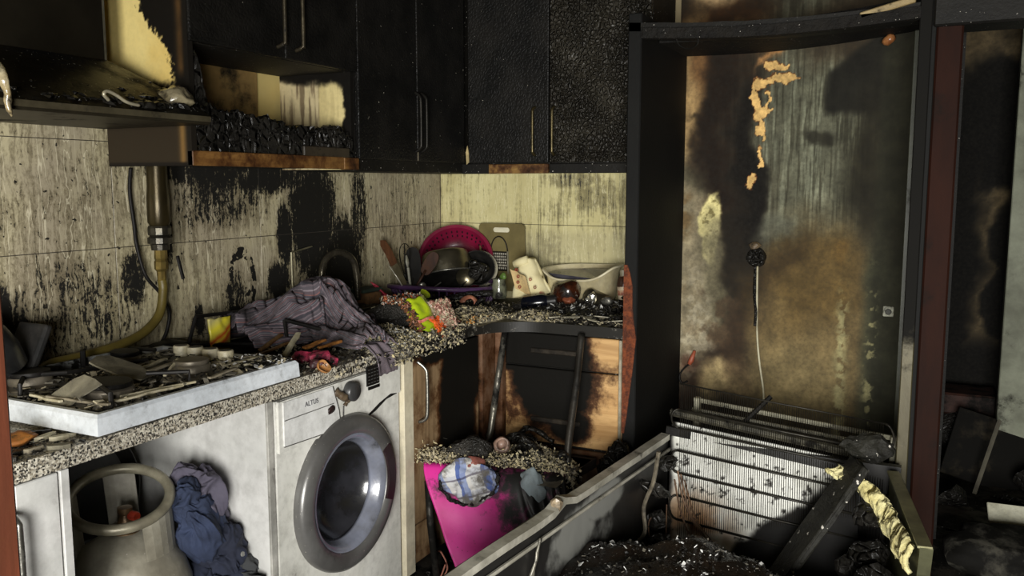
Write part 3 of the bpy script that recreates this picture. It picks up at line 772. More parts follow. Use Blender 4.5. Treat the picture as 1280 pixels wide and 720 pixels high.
obj('drawer_seam', prism(NB(), [(-1.85, .786), (-1.636, .786), (-1.636, .7885), (-1.85, .7885)], .0128, Mp), mat('seam_grey', (110, 108, 104), None, 9, .6), dr)
f = bpy.data.curves.new('lettering', 'FONT'); f.body = 'ALTUS'; f.size = .020; f.extrude = .0006
fo = bpy.data.objects.new('lettering', f); COL.objects.link(fo)
dg = bpy.context.evaluated_depsgraph_get(); lm = bpy.data.meshes.new_from_object(fo.evaluated_get(dg)); bpy.data.objects.remove(fo)
lm.materials.clear(); lm.materials.append(mat('lettering_grey', (92, 92, 96), None, 9, .5))
lm.transform(Matrix(((0, 0, 1, .6095), (1, 0, 0, -1.765), (0, 1, 0, .806), (0, 0, 0, 1))))
lo = bpy.data.objects.new('lettering', lm); COL.objects.link(lo); lo.parent = dr; lm.transform(wmat(dr).inverted())
Mk = Matrix.Translation((.604, -1.556, .806)) @ Matrix.Rotation(PI / 2, 4, 'Y')
obj('dial', lathe(NB(), [(.0, .026), (.024, .026), (.029, .022), (.031, .0)], Mk, 32), mat('dark_dial', (62, 62, 62), (44, 44, 44), 12, .3), c, smooth=50)
t = chunk_bm((.012, .019, .019), 8, 2); 
for v in t.verts: v.co += V((.606, -1.648, .768))
obj('melted_button', t, mat('burnt_button', (40, 28, 26), None, 20, .4, bump=.5), c, smooth=True)
b = tube(NB(), smooth_path([(.606, -1.625, .822), (.612, -1.610, .806), (.613, -1.590, .795), (.612, -1.575, .782), (.608, -1.586, .768)], 5), [.010] * 5 + [.013] * 8 + [.009] * 4 + [.006] * 4, 8); rough(b, .005, 70)
obj('melted_plastic', b, mat('melted_brown', (96, 82, 64), (54, 42, 32), 30, .4, soot=.3, sscale=30, bump=.5), c, smooth=True)
b = tube(NB(), [(.6065, -1.588, .768), (.6065, -1.590, .74), (.6065, -1.588, .715)], .002, 6); obj('drip', b, mat('drip_black', (30, 24, 20), None, 9, .4), c)
dp = obj('display', BX((.603, -1.470, .800), (.609, -1.405, .862), .001), mat('display_black', (18, 18, 18), None, 9, .2), c)
b = NB()
for i in range(4):
    for j in range(5):
        box(b, (.609, -1.464 + i * .015, .808 + j * .0105), (.6098, -1.455 + i * .015, .8105 + j * .0105))
tag(obj('display_marks', b, mat('display_marks', (70, 70, 68), None, 9, .5), dp), kind='stuff')
obj('display', BX((.603, -1.462, .787), (.609, -1.403, .797), .001), bpy.data.materials['display_black'], c)

# ------------------------------------------------------------------ cabinet right of the washer
WOODV = wood_mat('scorched_oak_door', (150, 124, 92), (112, 90, 64), blobs=[((.6, -.90, .60), (.3, .13, .40), 1.0), ((.6, -.80, .75), (.3, .09, .2), .8), ((.6, -1.0, .84), (.3, .2, .05), .7)], soot=.22)
c = thing('base_cabinet', (.3, -.97, 0), 'scorched oak base cabinet with a bow handle between washing machine and corner', 'cabinet')
obj('side_panel', BX((.03, -1.262, .09), (.606, -1.205, .848), .002), mat('cream_side_panel', (214, 206, 182), (188, 178, 152), 4, .5, soot=.14, sscale=6, world=True), c)
obj('carcass', BX((.03, -1.2, .1), (.582, -.73, .848), .002), BLACK, c)
d = obj('door', BX((.584, -1.2, .255), (.602, -.735, .842), .002), WOODV, c)
bow_handle([(.603, -1.168, .612), (.628, -1.164, .625), (.634, -1.162, .66), (.634, -1.162, .77), (.628, -1.164, .80), (.603, -1.175, .825)], .006, CHROME, d)
obj('drawer', BX((.584, -1.2, .115), (.602, -.735, .250), .002), WOODV, c)
# ------------------------------------------------------------------ back run base cabinet
WOODX = wood_mat('scorched_oak_drawer', (206, 166, 112), (166, 126, 78), blobs=[((.84, -.6, .66), (.20, .3, .20), 1.0), ((.72, -.6, .78), (.16, .3, .12), 1.1), ((.92, -.6, .50), (.10, .3, .08), .8), ((.90, -.6, .8), (.1, .3, .1), .9), ((.66, -.6, .66), (.05, .3, .2), .4)], soot=.10, axis='x', gs=.8)
WOODL = wood_mat('smoked_plinth_wood', (104, 82, 58), (76, 58, 40), soot=.35, axis='x')
c = thing('base_cabinet', (.86, -.3, 0), 'burnt drawer cabinet with pale scorched wood and slit handles by the tall side panel', 'cabinet')
obj('carcass', BX((.62, -.560, .06), (1.140, -.01, .848), .002), BLACK, c)
obj('filler', BX((.56, -.70, .1), (.60, -.562, .846), .002), wood_mat('reddish_filler', (120, 92, 70), (90, 66, 50), soot=.45), c)
obj('filler', BX((.604, -.60, .1), (.636, -.562, .846), .002), wood_mat('reddish_filler_b', (128, 96, 72), (90, 66, 50), soot=.45), c)
for z0, z1 in ((.712, .842), (.408, .706)):
    d = obj('drawer', BX((.642, -.582, z0), (1.116, -.563, z1), .003), WOODX, c)
    hz = .775 if z0 > .6 else .50
    obj('handle', BX((.755, -.590, hz - .010), (.965, -.5815, hz + .010), .003), mat('slit_handle', (58, 52, 44), (26, 23, 20), 20, .5, .3, soot=.3, sscale=20, bump=.4), d)
obj('door', BX((.642, -.580, .08), (1.116, -.563, .396), .003), WOODL, c)
obj('metal_edge', BX((1.119, -.588, .30), (1.131, -.566, .842), .002), mat('pale_metal_edge', (188, 180, 160), (140, 132, 112), 20, .35, .4, soot=.2), c)
obj('end_panel', BX((1.131, -.585, .06), (1.1425, -.02, .846), .001), wood_mat('end_panel_wood', (166, 138, 104), (130, 104, 76), soot=.25), c)

# ------------------------------------------------------------------ tall frame round the alcove
SIDE = mat('matt_black_panel', (13, 13, 11), (8, 8, 7), 5, .7, bump=.25, bscale=80, world=True)
c = thing('tall_cabinet_frame', (1.6, -.31, 0), 'charred tall fridge surround: black side panel, sagging top beam and right post', 'fridge surround')
b = BX((1.146, -.618, .0), (1.196, -.002, 2.02), .004); obj('side_panel', b, SIDE, c)
bev = []
rr = random.Random(5); L = [(z, -.622) for z in ()]
prof = [(.50, .008), (.56, .016), (.64, .024), (.72, .033), (.80, .042), (.86, .046), (.92, .044), (.98, .034), (1.05, .030), (1.10, .022), (1.13, .010)]
o2 = [(1.146 + w_ + rr.uniform(-.004, .004), z) for z, w_ in prof] + [(1.146, 1.13), (1.146, .50)]
Mz = Matrix(((1, 0, 0, 0), (0, 0, -1, -.616), (0, 1, 0, 0), (0, 0, 0, 1)))
obj('exposed_core', prism(NB(), o2, .008, Mz), RUST, c)
# top beam: two sagging boards
def board(x0, x1, y0, y1, za, zb, th, seed, tw=.0):
    def f(u, k):
        x = x0 + (x1 - x0) * u
        return x, za + (zb - za) * u - .02 * math.sin(PI * u)
    b = NB(); rows = []
    n = 14
    for i in range(n + 1):
        x, z = f(i / n, 0); h = th * (1 + .12 * noise.noise(V((i * .9, seed, 0))))
        rows.append([b.verts.new((x, y0, z)), b.verts.new((x, y1, z)), b.verts.new((x, y1, z + h)), b.verts.new((x, y0, z + h))])
    for A, B in zip(rows, rows[1:]):
        for k in range(4): b.faces.new((A[k], A[(k + 1) % 4], B[(k + 1) % 4], B[k]))
    b.faces.new(rows[0]); b.faces.new(rows[-1][::-1])
    return b
BEAM = mat('charred_beam', (24, 21, 17), (12, 11, 9), 14, .7, bump=.9, bscale=36, bdist=.012, specks=.25)
obj('top_beam', board(1.196, 2.075, -.40, -.02, 1.945, 1.985, .05, 1), BEAM, c)
obj('front_rail', board(1.15, 2.09, -.618, -.40, 1.958, 1.945, .03, 2), BLACK, c)
obj('front_rail', board(1.20, 2.085, -.640, -.600, 1.928, 1.925, .035, 4), BEAM, c)
M = Matrix.Translation((2.0, -.63, 1.965)) @ Matrix.Rotation(math.radians(-14), 4, 'Y')
obj('splinter', box(NB(), (-.09, -.01, -.008), (.07, .01, .012), .003, 1, M), mat('scorched_splinter', (168, 148, 104), (120, 98, 60), 9, .6, soot=.25, sscale=20), c)
obj('post', BX((2.082, -.625, .0), (2.118, -.60, 2.5), .003), mat('tarnished_post', (84, 78, 54), (54, 48, 32), 4, .45, .3, soot=.22, sscale=4, stretch=(1, 1, .3), world=True, blobs=[((2.1, -.6, 1.9), (.5, .5, 1.0), 1.0)]), c)
obj('post', BX((2.086, -.60, .0), (2.130, -.02, 2.5), .002), SIDE, c)
obj('back_strip', BX((2.052, -.030, .0), (2.084, -.004, 2.0), .002), mat('greenish_strip', (92, 96, 78), (66, 68, 54), 4, .4, soot=.2, sscale=4, world=True), c)
b = tube(NB(), smooth_path([(1.32, -.62, 1.945), (1.325, -.615, 1.905), (1.36, -.61, 1.885), (1.395, -.615, 1.90), (1.39, -.62, 1.945)], 5), .0025, 6)
obj('wire_loop', b, DARKMETAL, c)
t = chunk_bm((.028, .024, .024), 31, 2)
for v in t.verts: v.co += V((1.965, -.05, 1.985 - .03))
tag(obj('light_bulb_holder', t, mat('amber_melt', (190, 130, 80), (110, 60, 30), 20, .3, coat=.4), smooth=True), 'amber melted stub hanging under the right end of the charred top beam', 'melted stub')

# ------------------------------------------------------------------ gas hob
ENAM = mat('chipped_white_enamel', (228, 233, 238), (206, 212, 218), 6, .35, soot=.22, sscale=14, bump=.1, specks=0)
HOBTOP = mat('sooty_hob_top', (74, 70, 64), (30, 28, 25), 10, .4, .3, soot=.42, sscale=9, bump=.3, specks=.4)
BURN = mat('grimy_burner', (128, 120, 106), (84, 78, 66), 16, .45, .5, soot=.28, sscale=20, bump=.2)
BLKM = mat('black_cast', (20, 19, 18), (32, 30, 28), 20, .5, .3, bump=.3)
PALEPL = mat('pale_burner_plate', (190, 186, 176), (140, 134, 122), 14, .4, .3, soot=.25, sscale=14)
c = thing('gas_hob', (.36, -2.1, .89), 'white enamelled gas hob tray strewn with ash, standing on the worktop', 'gas hob')
b = NB()
X0, X1, Y0, Y1, ZB, ZT = .10, .612, -2.425, -1.790, .897, .944
o_ = [(X0, Y0), (X1, Y0), (X1, Y1), (X0, Y1)]
def inset(o, d): return [(o[0][0] + d, o[0][1] + d), (o[1][0] - d, o[1][1] + d), (o[2][0] - d, o[2][1] - d), (o[3][0] + d, o[3][1] - d)]
rings = []
for off, z in ((.012, ZB), (-.002, ZB + .002), (0, ZT - .008), (.006, ZT), (.018, ZT), (.026, ZT - .010)):
    rings.append([b.verts.new((x, y, z)) for x, y in inset(o_, off)])
for A, B in zip(rings, rings[1:]):
    for k in range(4): b.faces.new((A[k], A[(k + 1) % 4], B[(k + 1) % 4], B[k]))
b.faces.new(rings[0][::-1])
obj('tray', b, ENAM, c)
obj('top_plate', BX((X0 + .02, Y0 + .02, .925), (X1 - .02, Y1 - .02, .9345), 0), HOBTOP, c)
obj('knob_panel', BX((X0 + .03, -1.925, .9345), (X1 - .16, -1.815, .9375), .001), mat('smeared_panel', (146, 146, 140), (92, 90, 84), 8, .25, soot=.25, sscale=8), c)
obj('rear_rim', BX((X0 + .03, Y0 + .0, .9345), (X0 + .038, -1.90, .962), .001), mat('glassy_rear_rim', (150, 152, 150), (70, 70, 68), 30, .2, .2, soot=.45, sscale=26), c)
for x, y, r, tl in ((.475, -2.285, .056, .03), (.215, -2.295, .050, -.04), (.205, -2.015, .040, .05), (.455, -2.020, .048, 0)):
    M = Matrix.Translation((x, y, .934)) @ Matrix.Rotation(tl, 4, 'Y')
    q = obj('burner', lathe(NB(), [(r * 1.5, .0), (r * 1.45, .006), (r * 1.1, .010), (r, .012), (r, .026), (r * .92, .030), (0, .030)], M, 40), BURN, c, smooth=45)
    obj('burner_cap', lathe(NB(), [(r * .9, .030), (r * .94, .034), (r * .90, .041), (r * .6, .043), (0, .042)], M, 40), BLKM if r != .048 else BURN, q, smooth=45)
    obj('burner_plate', lathe(NB(), [(r * 2.0, .0), (r * 1.96, .003), (r * 1.5, .004), (0, .004)], Matrix.Translation((x, y, .9345)), 40), PALEPL, q, smooth=45)
# pan support bars over the burners
def bar(pts, r=.0055): return tube(NB(), [V(p) for p in pts], r, 8)
obj('pan_support', bar([(.575, -2.36, .936), (.575, -2.36, .972), (.44, -2.30, .975)]), BLKM, c)
obj('pan_support', bar([(.575, -2.14, .936), (.575, -2.14, .978), (.50, -2.20, .978)]), BLKM, c)
obj('pan_support', bar([(.30, -2.38, .936), (.30, -2.38, .966), (.24, -2.33, .968)]), BLKM, c)
obj('pan_support', bar([(.15, -2.10, .936), (.15, -2.10, .985)], .007), BLKM, c)
obj('pan_support', bar([(.15, -2.38, .966), (.30, -2.26, .972), (.33, -2.05, .968)]), BLKM, c)
obj('pan_support', bar([(.15, -1.97, .936), (.17, -1.97, .970), (.26, -1.96, .972)]), BLKM, c)
KNOB = mat('yellowed_knob', (224, 216, 190), (196, 186, 152), 16, .45, soot=.18, sscale=40)
for k, x in enumerate((.262, .316, .372, .428)):
    q = obj('knob', lathe(NB(), [(.017, 0), (.0175, .008), (.0165, .012), (.0215, .013), (.022, .030), (.020, .033), (0, .033)], Matrix.Translation((x, -1.872, .9375)), 32), KNOB, c, smooth=40)
    obj('knob_face', lathe(NB(), [(.0165, .0331), (.0165, .0337), (0, .0337)], Matrix.Translation((x, -1.872, .9375)), 24), mat('knob_soot', (90, 84, 72), (50, 46, 40), 40, .7) if k == 0 else bpy.data.materials['knob_soot'], q)

# flakes and splinters strewn over hob and worktop
ASHM = [ASH, ASHG, ASHD, CHAR, WHITEMEL]
flakes('ash_flakes', lambda r: (r.uniform(.15, .59), r.uniform(-2.40, -1.81), .936 + abs(r.gauss(0, .004))), 900, (.003, .009), [ASHG, ASHD, CHARF, CHARF, ASH], seed=3, tilt=.35)
flakes('ash_flakes', lambda r: (r.uniform(.45, .60), -1.80 - abs(r.gauss(0, .07)), .944 + r.uniform(0, .008)), 260, (.003, .010), [ASH, CHARF, CHARF, WHITEMEL], seed=31, tilt=.35)
flakes('ash_flakes', lambda r: (r.uniform(.15, .59), r.uniform(-2.39, -1.83), .940 + abs(r.gauss(0, .006))), 300, (.006, .015), [ASHG, ASHD, CHAR, CHARF, ASH, ASHG], seed=5, tilt=.4)
PLAST = mat('grey_flake', (138, 132, 112), (92, 87, 72), 16, .85, bump=.8, bscale=60, soot=.22, sscale=20)
def flake_thing(name, loc, rot, l, wd, th, seed, m, label, cat='flake', group=None):
    o = obj(name, shard_bm(l, wd, th, seed), m, None, origin=(0, 0, 0)); o.location = loc; o.rotation_euler = rot
    return tag(o, label, cat, group)
flake_thing('plaster_flake', (.455, -2.365, .958), (.5, -.55, .9), .13, .085, .004, 11, PLAST, 'pointed grey plaster flake leaning at the front left burner of the hob', 'plaster flake')
flake_thing('plaster_flake', (.375, -2.165, .972), (.12, .32, .6), .155, .10, .004, 12, PLAST, 'broad grey plaster flake lying across the middle of the hob', 'plaster flake')
STICK = mat('pale_splinter', (212, 204, 176), (158, 148, 118), 20, .8, soot=.15, sscale=30)
STICKG = mat('grey_splinter', (150, 140, 118), (104, 96, 80), 20, .8, soot=.25, sscale=30)
def stick(a, bb, wd, th, m, label, group, name='splinter', seed=0):
    a, bb = V(a), V(bb); d = bb - a; L = d.length
    t = NB(); box(t, (-L / 2, -wd / 2, -th / 2), (L / 2, wd / 2, th / 2), min(wd, th) * .2)
    bmesh.ops.subdivide_edges(t, edges=[e for e in t.edges if e.calc_length() > L * .5], cuts=5)
    rough(t, wd * .22, 40, seed)
    o = obj(name, t, m, None, origin=(0, 0, 0)); o.location = (a + bb) / 2; o.rotation_euler = d.to_track_quat('X', 'Z').to_euler()
    return tag(o, label, 'splinter', group)
GS = 'splinters on the hob'; LS = 'thin pale wood splinter lying in the ash on the hob'
k = 0
for a, bb, w_ in (((.40, -2.385, .952), (.585, -2.372, .952), .010), ((.555, -2.35, .948), (.575, -2.16, .950), .011), ((.53, -2.30, .948), (.585, -2.13, .952), .008), ((.41, -2.12, .958), (.39, -1.98, .962), .012),
        ((.36, -2.10, .955), (.32, -1.98, .957), .010), ((.47, -2.12, .953), (.43, -2.04, .975), .008), ((.585, -2.09, .952), (.57, -1.98, .955), .010), ((.50, -1.95, .948), (.51, -1.83, .952), .012), ((.53, -1.96, .947), (.545, -1.82, .950), .010), ((.44, -1.93, .946), (.49, -1.83, .951), .009), ((.34, -2.38, .948), (.46, -2.395, .950), .010)):
    stick(a, bb, w_, .006, STICK if k % 3 else STICKG, LS, GS, seed=k); k += 1
# things on the near end of the worktop
t = chunk_bm((.034, .046, .018), 55, 3); 
o = obj('bread_crust', t, mat('toasted_crust', (186, 118, 50), (128, 72, 28), 14, .7, soot=.28, sscale=30, bump=.6), None, smooth=True, origin=(0, 0, 0)); o.location = (.497, -2.515, .908)
tag(o, 'toasted orange brown crust lying on the worktop in front of the hob corner', 'bread crust')
k = 0
for x, y, l, wd, rz, m, lab in ((.588, -2.497, .055, .018, .9, PLAST, 'rounded grey flake on the worktop edge below the hob corner'), (.50, -2.462, .07, .014, 1.9, STICK, None), (.535, -2.452, .06, .016, 1.2, STICK, None), (.44, -2.49, .07, .016, 1.6, STICKG, None), (.55, -2.56, .07, .02, 1.4, CHAR, None), (.52, -2.585, .06, .02, 1.9, CHAR, None), (.57, -2.60, .05, .022, .8, CHARF, None), (.48, -2.57, .06, .02, 2.2, CHARF, None), (.46, -2.45, .05, .016, .8, CHAR, None), (.56, -2.535, .05, .012, 1.6, STICKG, None)):
    flake_thing('ash_slab' if m in (PLAST, STICK, STICKG) else 'char_slab', (x, y, .8905), (R.uniform(-.05, .05), R.uniform(-.05, .05), rz), l, wd, .009, 200 + k, m,
        lab or ('pale splintered slab lying on the worktop under the left rim of the hob' if m in (STICK, STICKG) else 'black charred slab on the near end of the worktop'), 'slab', None if lab else ('pale slabs by the hob' if m in (STICK, STICKG) else 'char slabs by the hob')); k += 1
flakes('ash_flakes', lambda r: (r.uniform(.40, .595), r.uniform(-2.62, -2.44), .8915 + abs(r.gauss(0, .002))), 150, (.003, .008), [CHARF, ASHD, ASHG], seed=8, tilt=.2)

# ------------------------------------------------------------------ kettle at the far left
c = thing('kettle', (.10, -2.34, .945), 'dented black kettle at the left edge behind the hob', 'kettle')
KM = mat('sooty_kettle', (70, 70, 70), (34, 34, 34), 8, .25, .7, soot=.3, sscale=9)
M = Matrix.Translation((.12, -2.33, .962)) @ Matrix.Rotation(.35, 4, 'X')
obj('body', lathe(NB(), [(0, 0), (.075, 0), (.086, .01), (.084, .06), (.070, .105), (.05, .125), (0, .13)], M, 40), KM, c, smooth=40)
obj('lid', lathe(NB(), [(.05, .125), (.05, .135), (.02, .145), (.012, .16), (0, .162)], M, 32), KM, c, smooth=40)
obj('handle', BX((.06, -2.245, .95), (.17, -2.225, 1.075), .006, 2, Matrix.Translation((.1, -2.23, 1.0)) @ Matrix.Rotation(-.45, 4, 'X') @ Matrix.Translation((-.1, 2.23, -1.0))), mat('matt_black_handle', (24, 24, 24), (44, 42, 40), 20, .6, bump=.3), c)

# ------------------------------------------------------------------ gas pipe, valve and hose on the wall
BRASS = mat('tarnished_brass', (150, 128, 70), (96, 80, 44), 14, .35, .7, soot=.3, sscale=30)
PIPE = mat('sooty_flue_pipe', (70, 60, 36), (36, 31, 20), 10, .3, .6, soot=.25, sscale=9, stretch=(1, 1, .25))
c = thing('gas_supply_pipe', (.06, -1.757, 1.12), 'brassy gas pipe with valve and black fittings coming down the wall', 'gas pipe')
MT = Matrix.Translation((.06, -1.748, 0))
obj('pipe', lathe(NB(), [(.0, 1.60), (.030, 1.60), (.030, 1.42), (.033, 1.38), (.033, 1.31), (.026, 1.295), (0, 1.295)], MT, 28), PIPE, c, smooth=40)
obj('valve', lathe(NB(), [(0, 1.298), (.032, 1.298), (.034, 1.292), (.034, 1.272), (.029, 1.268), (.036, 1.262), (.036, 1.246), (.028, 1.242), (.026, 1.225), (0, 1.225)], MT, 12), mat('black_valve', (40, 38, 34), (70, 66, 56), 30, .3, .6), c)
obj('nut', lathe(NB(), [(0, 1.229), (.018, 1.229), (.019, 1.20), (.017, 1.195), (.020, 1.19), (.020, 1.168), (.014, 1.16), (.013, 1.13), (0, 1.13)], MT, 8), BRASS, c)
obj('lever', BX((.085, -1.715, 1.13), (.092, -1.703, 1.205), .002, 1, Matrix.Translation((.09, -1.71, 1.2)) @ Matrix.Rotation(.25, 4, 'X') @ Matrix.Translation((-.09, 1.71, -1.2))), BLKM, c)
hose = smooth_path([(.06, -1.748, 1.135), (.062, -1.748, 1.10), (.070, -1.775, 1.03), (.08, -1.85, .985), (.085, -1.95, .964), (.082, -2.06, .955), (.075, -2.14, .950), (.08, -2.17, .935), (.095, -2.15, .915)], 8)
tag(obj('gas_hose', tube(NB(), hose, .0135, 12), mat('olive_hose', (112, 98, 44), (80, 69, 30), 8, .45, soot=.15, sscale=12), smooth=True), 'olive yellow gas hose curving from the wall valve down behind the hob', 'hose')
cab = smooth_path([(.012, -1.80, 1.47), (.012, -1.808, 1.40), (.014, -1.80, 1.30), (.02, -1.80, 1.24), (.03, -1.782, 1.15), (.035, -1.735, 1.09), (.03, -1.700, 1.03), (.03, -1.712, .97), (.03, -1.74, .93)], 8)
tag(obj('black_cable', tube(NB(), cab, .0055, 8), BLKM, smooth=True), 'thin black cable hanging down the tiles beside the gas pipe', 'cable')
t = blob_bm((.065, -1.73, .918), (.06, .07, .030), 6, .05, 2, 3, floor=.891)
tag(obj('dark_lump', t, DARKMETAL, smooth=True), 'dark grey rounded lump on the worktop behind the hob knobs', 'lump')

# ------------------------------------------------------------------ hob grate pulled off, with packet and cloth behind it
c = thing('cast_grate', (.2, -1.5, .89), 'black cast hob grate leaning on the worktop in front of the striped cloth', 'grate')
A = [V((.10, -1.685, .925)), V((.405, -1.31, .897)), V((.13, -1.43, 1.005)), V((.10, -1.66, 1.012))]
obj('bar', bar([A[0], V((.26, -1.50, .912)), A[1]], .007), BLKM, c)
obj('bar', bar([A[3], V((.11, -1.55, 1.008)), A[2]], .006), BLKM, c)
obj('bar', bar([A[0] + V((0, -.05, -.015)), A[0] + V((0, -.01, .0)), A[3]], .006), BLKM, c)
obj('bar', bar([A[2], A[2] + V((0, 0, .03))], .009), BLKM, c)
obj('bar', bar([V((.29, -1.46, .915)), V((.28, -1.46, .985))], .006), BLKM, c)
obj('bar', bar([V((.28, -1.46, .985)), V((.40, -1.34, .93))], .006), BLKM, c)
obj('foot', bar([A[1], A[1] + V((.01, .02, -.006))], .008), BLKM, c)
PK = NT('yellow_snack_packet'); P = PK.coord('Object'); s_ = PK.sep(P)
kk = PK.math('ADD', s_[2], PK.math('MULTIPLY', s_[1], -.55)); kk = PK.math('ADD', kk, PK.math('MULTIPLY', PK.noise(P, 20, 3), .02)); kk = PK.math('ADD', kk, -.028)
cc = PK.cramp(PK.math('MULTIPLY', kk, 8.0), [(0, lin((170, 160, 80))), (.18, lin((200, 80, 36))), (.26, lin((226, 190, 60))), (.34, lin((196, 70, 34))), (.44, lin((214, 198, 70))), (.62, lin((226, 212, 56))), (.85, lin((196, 186, 120)))], False)
PK.out(PK.mix(PK.ramp(PK.noise(P, 14, 5), .55, .75), cc, lin((150, 148, 120))), .3, None, PK.bump(PK.noise(P, 30, 4), .5, .004))
def pkt(u, v): return V((.145 + .012 * math.sin(PI * u) * math.sin(PI * v) + .004 * noise.noise(V((u * 4, v * 5, 1))), -1.648 + .088 * u + .01 * (v - .5) * (u - .5), .892 + .112 * v + .006 * noise.noise(V((u * 5, v * 2, 3)))))
tag(obj('snack_packet', grid_surface(pkt, 14, 16, .008), PK.m, smooth=True), 'crumpled yellow and red snack packet standing behind the black grate', 'packet')

ST = NT('striped_cloth'); a = ST.new('ShaderNodeAttribute'); a.attribute_name = 'cl'; P = ST.coord('Object')
q = ST.sep(a.outputs['Vector']); k_ = ST.math('ADD', ST.math('MULTIPLY', q[1], 1.0), ST.math('MULTIPLY', ST.noise(P, 12, 3), .02))
fr = ST.math('FRACT', ST.math('MULTIPLY', k_, 13.0))
ccx = ST.cramp(fr, [(0, lin((86, 80, 86))), (.13, lin((136, 126, 132))), (.18, lin((92, 80, 86))), (.33, lin((132, 92, 88))), (.38, lin((78, 74, 82))), (.52, lin((116, 118, 122))), (.57, lin((84, 74, 80))), (.70, lin((124, 106, 112))), (.76, lin((64, 61, 68))), (.9, lin((104, 94, 100)))], True)
nn = ST.noise(P, 8, 6, .65)
ST.out(ST.mix(ST.math('MULTIPLY', ST.ramp(nn, .46, .66), .85), ccx, lin((34, 31, 32))), .9, None, ST.bump(ST.noise(P, 300, 2), .2, .001))
def cloth_blob(name, parts, mat_, label, cat, ax=(0, 1, 0), k=1.0, thin=None, floor=None):
    b = NB()
    for (cc_, rad, seed, rot, amp) in parts: join(b, blob_bm(cc_, rad, seed, amp, 1.7, 5, 2.1, rot=Euler(rot), floor=floor))
    o = obj(name, b, mat_, smooth=True)
    at = o.data.attributes.new('cl', 'FLOAT_VECTOR', 'POINT'); d = []
    for v in o.data.vertices:
        p = v.co + noise.noise_vector(v.co * 5) * .06 + noise.noise_vector(v.co * 14) * .012
        d += [p.x, p.dot(V(ax)) * k, p.z]
    at.data.foreach_set('vector', d); return tag(o, label, cat)
# a cloth dropped over the worktop: one draped sheet with hanging tail
def drape(path, width, seed, folds=5, amp=.02):
    """sheet laid along a spine (points with up-lift), gathered into folds across its width"""
    S = smooth_path(path, 12); n = len(S) - 1
    def f(u, v):
        i = min(int(u * n), n); p = S[i]; t = (S[min(i + 1, n)] - S[max(i - 1, 0)]).normalized()
        side = t.cross(V((0, 0, 1))).normalized() if abs(t.z) < .95 else V((0, 1, 0))
        w_ = width(u) * (v - .5)
        lift = math.cos((v - .5) * PI) ** .8
        fo = amp * (1 - abs(noise.noise(V((v * folds + .6 * noise.noise(V((u * 2, seed, 1))), u * 2.2, seed)))) * 2.6) + amp * .4 * (1 - abs(noise.noise(V((v * folds * 2.3, u * 5, seed + 5)))) * 2.4)
        base = .892
        z = base + (p.z - base) * max(0, lift) + max(fo, -.01) * (.4 + lift)
        return V((p.x, p.y, 0)) + side * (w_ + .02 * noise.noise(V((u * 4, v * 3, seed)))) + V((0, 0, max(z, base + .002)))
    return f
def cloth_sheet(name, f, nu, nv, mat_, label, cat, thick=.003, kx=1.0):
    bm = grid_surface(f, nu, nv, 0)
    o = obj(name, bm, mat_, smooth=True)
    at = o.data.attributes.new('cl', 'FLOAT_VECTOR', 'POINT'); d = []
    for i in range(nu + 1):
        for j in range(nv + 1): d += [i / nu, j / nv * kx + .02 * noise.noise(V((i * .15, j * .15, 3))), 0]
    at.data.foreach_set('vector', d)
    m = o.modifiers.new('solid', 'SOLIDIFY'); m.thickness = thick; m.offset = 0
    return tag(o, label, cat)
wid = lambda u: .30 * (1 - .2 * u) if u < .62 else .30 * .876 - .34 * (u - .62)
cloth_sheet('striped_cloth', drape([(.13, -1.545, .95), (.16, -1.42, .985), (.20, -1.30, 1.035), (.26, -1.22, 1.045), (.36, -1.26, .98), (.47, -1.32, .925), (.585, -1.375, .905)], lambda u: (.26 + .10 * math.sin(PI * u)) * (1 - .45 * max(0, u - .55) / .45), 2.0, 5, .034), 90, 70, ST.m, 'mauve and grey striped cloth thrown over the black grate on the worktop', 'cloth', kx=1.5)
def tail(u, v):
    z = .918 - .10 * max(0, u - .35) ** 1.2 * 1.6
    return V((.555 + .055 * min(1, u * 1.6) + .012 * noise.noise(V((v * 4, u * 2, 9))), -1.455 + .10 * v + .03 * u + .02 * (u), z + .008 * noise.noise(V((v * 6, u * 2, 4)))))
o = cloth_sheet('striped_cloth_tail', tail, 26, 20, ST.m, 'x', 'cloth', kx=1.5)
par = bpy.data.objects['striped_cloth']; o.parent = par; o.location = o.location - par.location
for k_ in ('label', 'category'): del o[k_]
o.name = 'hanging_tail'

# red burnt plastic, splinters and shells on the worktop right of the hob
RED = mat('melted_red_plastic', (166, 52, 78), (104, 40, 54), 22, .35, soot=.40, sscale=22, bump=.4)
for k, (x, y, s) in enumerate(((.46, -1.72, .030), (.50, -1.685, .026), (.49, -1.63, .034), (.545, -1.615, .036), (.50, -1.58, .026), (.57, -1.665, .024), (.575, -1.59, .022))):
    t = chunk_bm((s, s * .9, s * .7), 60 + k, 3, .8); rough(t, s * .15, 60, k)
    o = obj('plastic_lump', t, RED if k != 5 else mat('maroon_plastic', (84, 44, 48), (50, 30, 32), 20, .4, soot=.3), None, smooth=30, origin=(0, 0, 0)); o.location = (x, y, .892 + s * .6)
    tag(o, 'molten crimson plastic lump among splinters right of the hob', 'plastic lump', 'crimson plastic lumps')
t = lathe(NB(), [(.0, .004), (.016, .006), (.024, .018), (.026, .030), (.0235, .030), (.020, .018), (.0, .010)], None, 20); rough(t, .004, 40)
o = obj('nut_shell', t, mat('amber_shell', (176, 122, 70), (110, 70, 38), 20, .4, soot=.25, sscale=30), None, smooth=True, origin=(0, 0, 0)); o.location = (.585, -1.665, .890); o.rotation_euler = (.3, .9, .2); o.scale = (.8, .8, .8)
tag(o, 'broken amber onion skin cup on the worktop edge above the washing machine', 'onion skin')
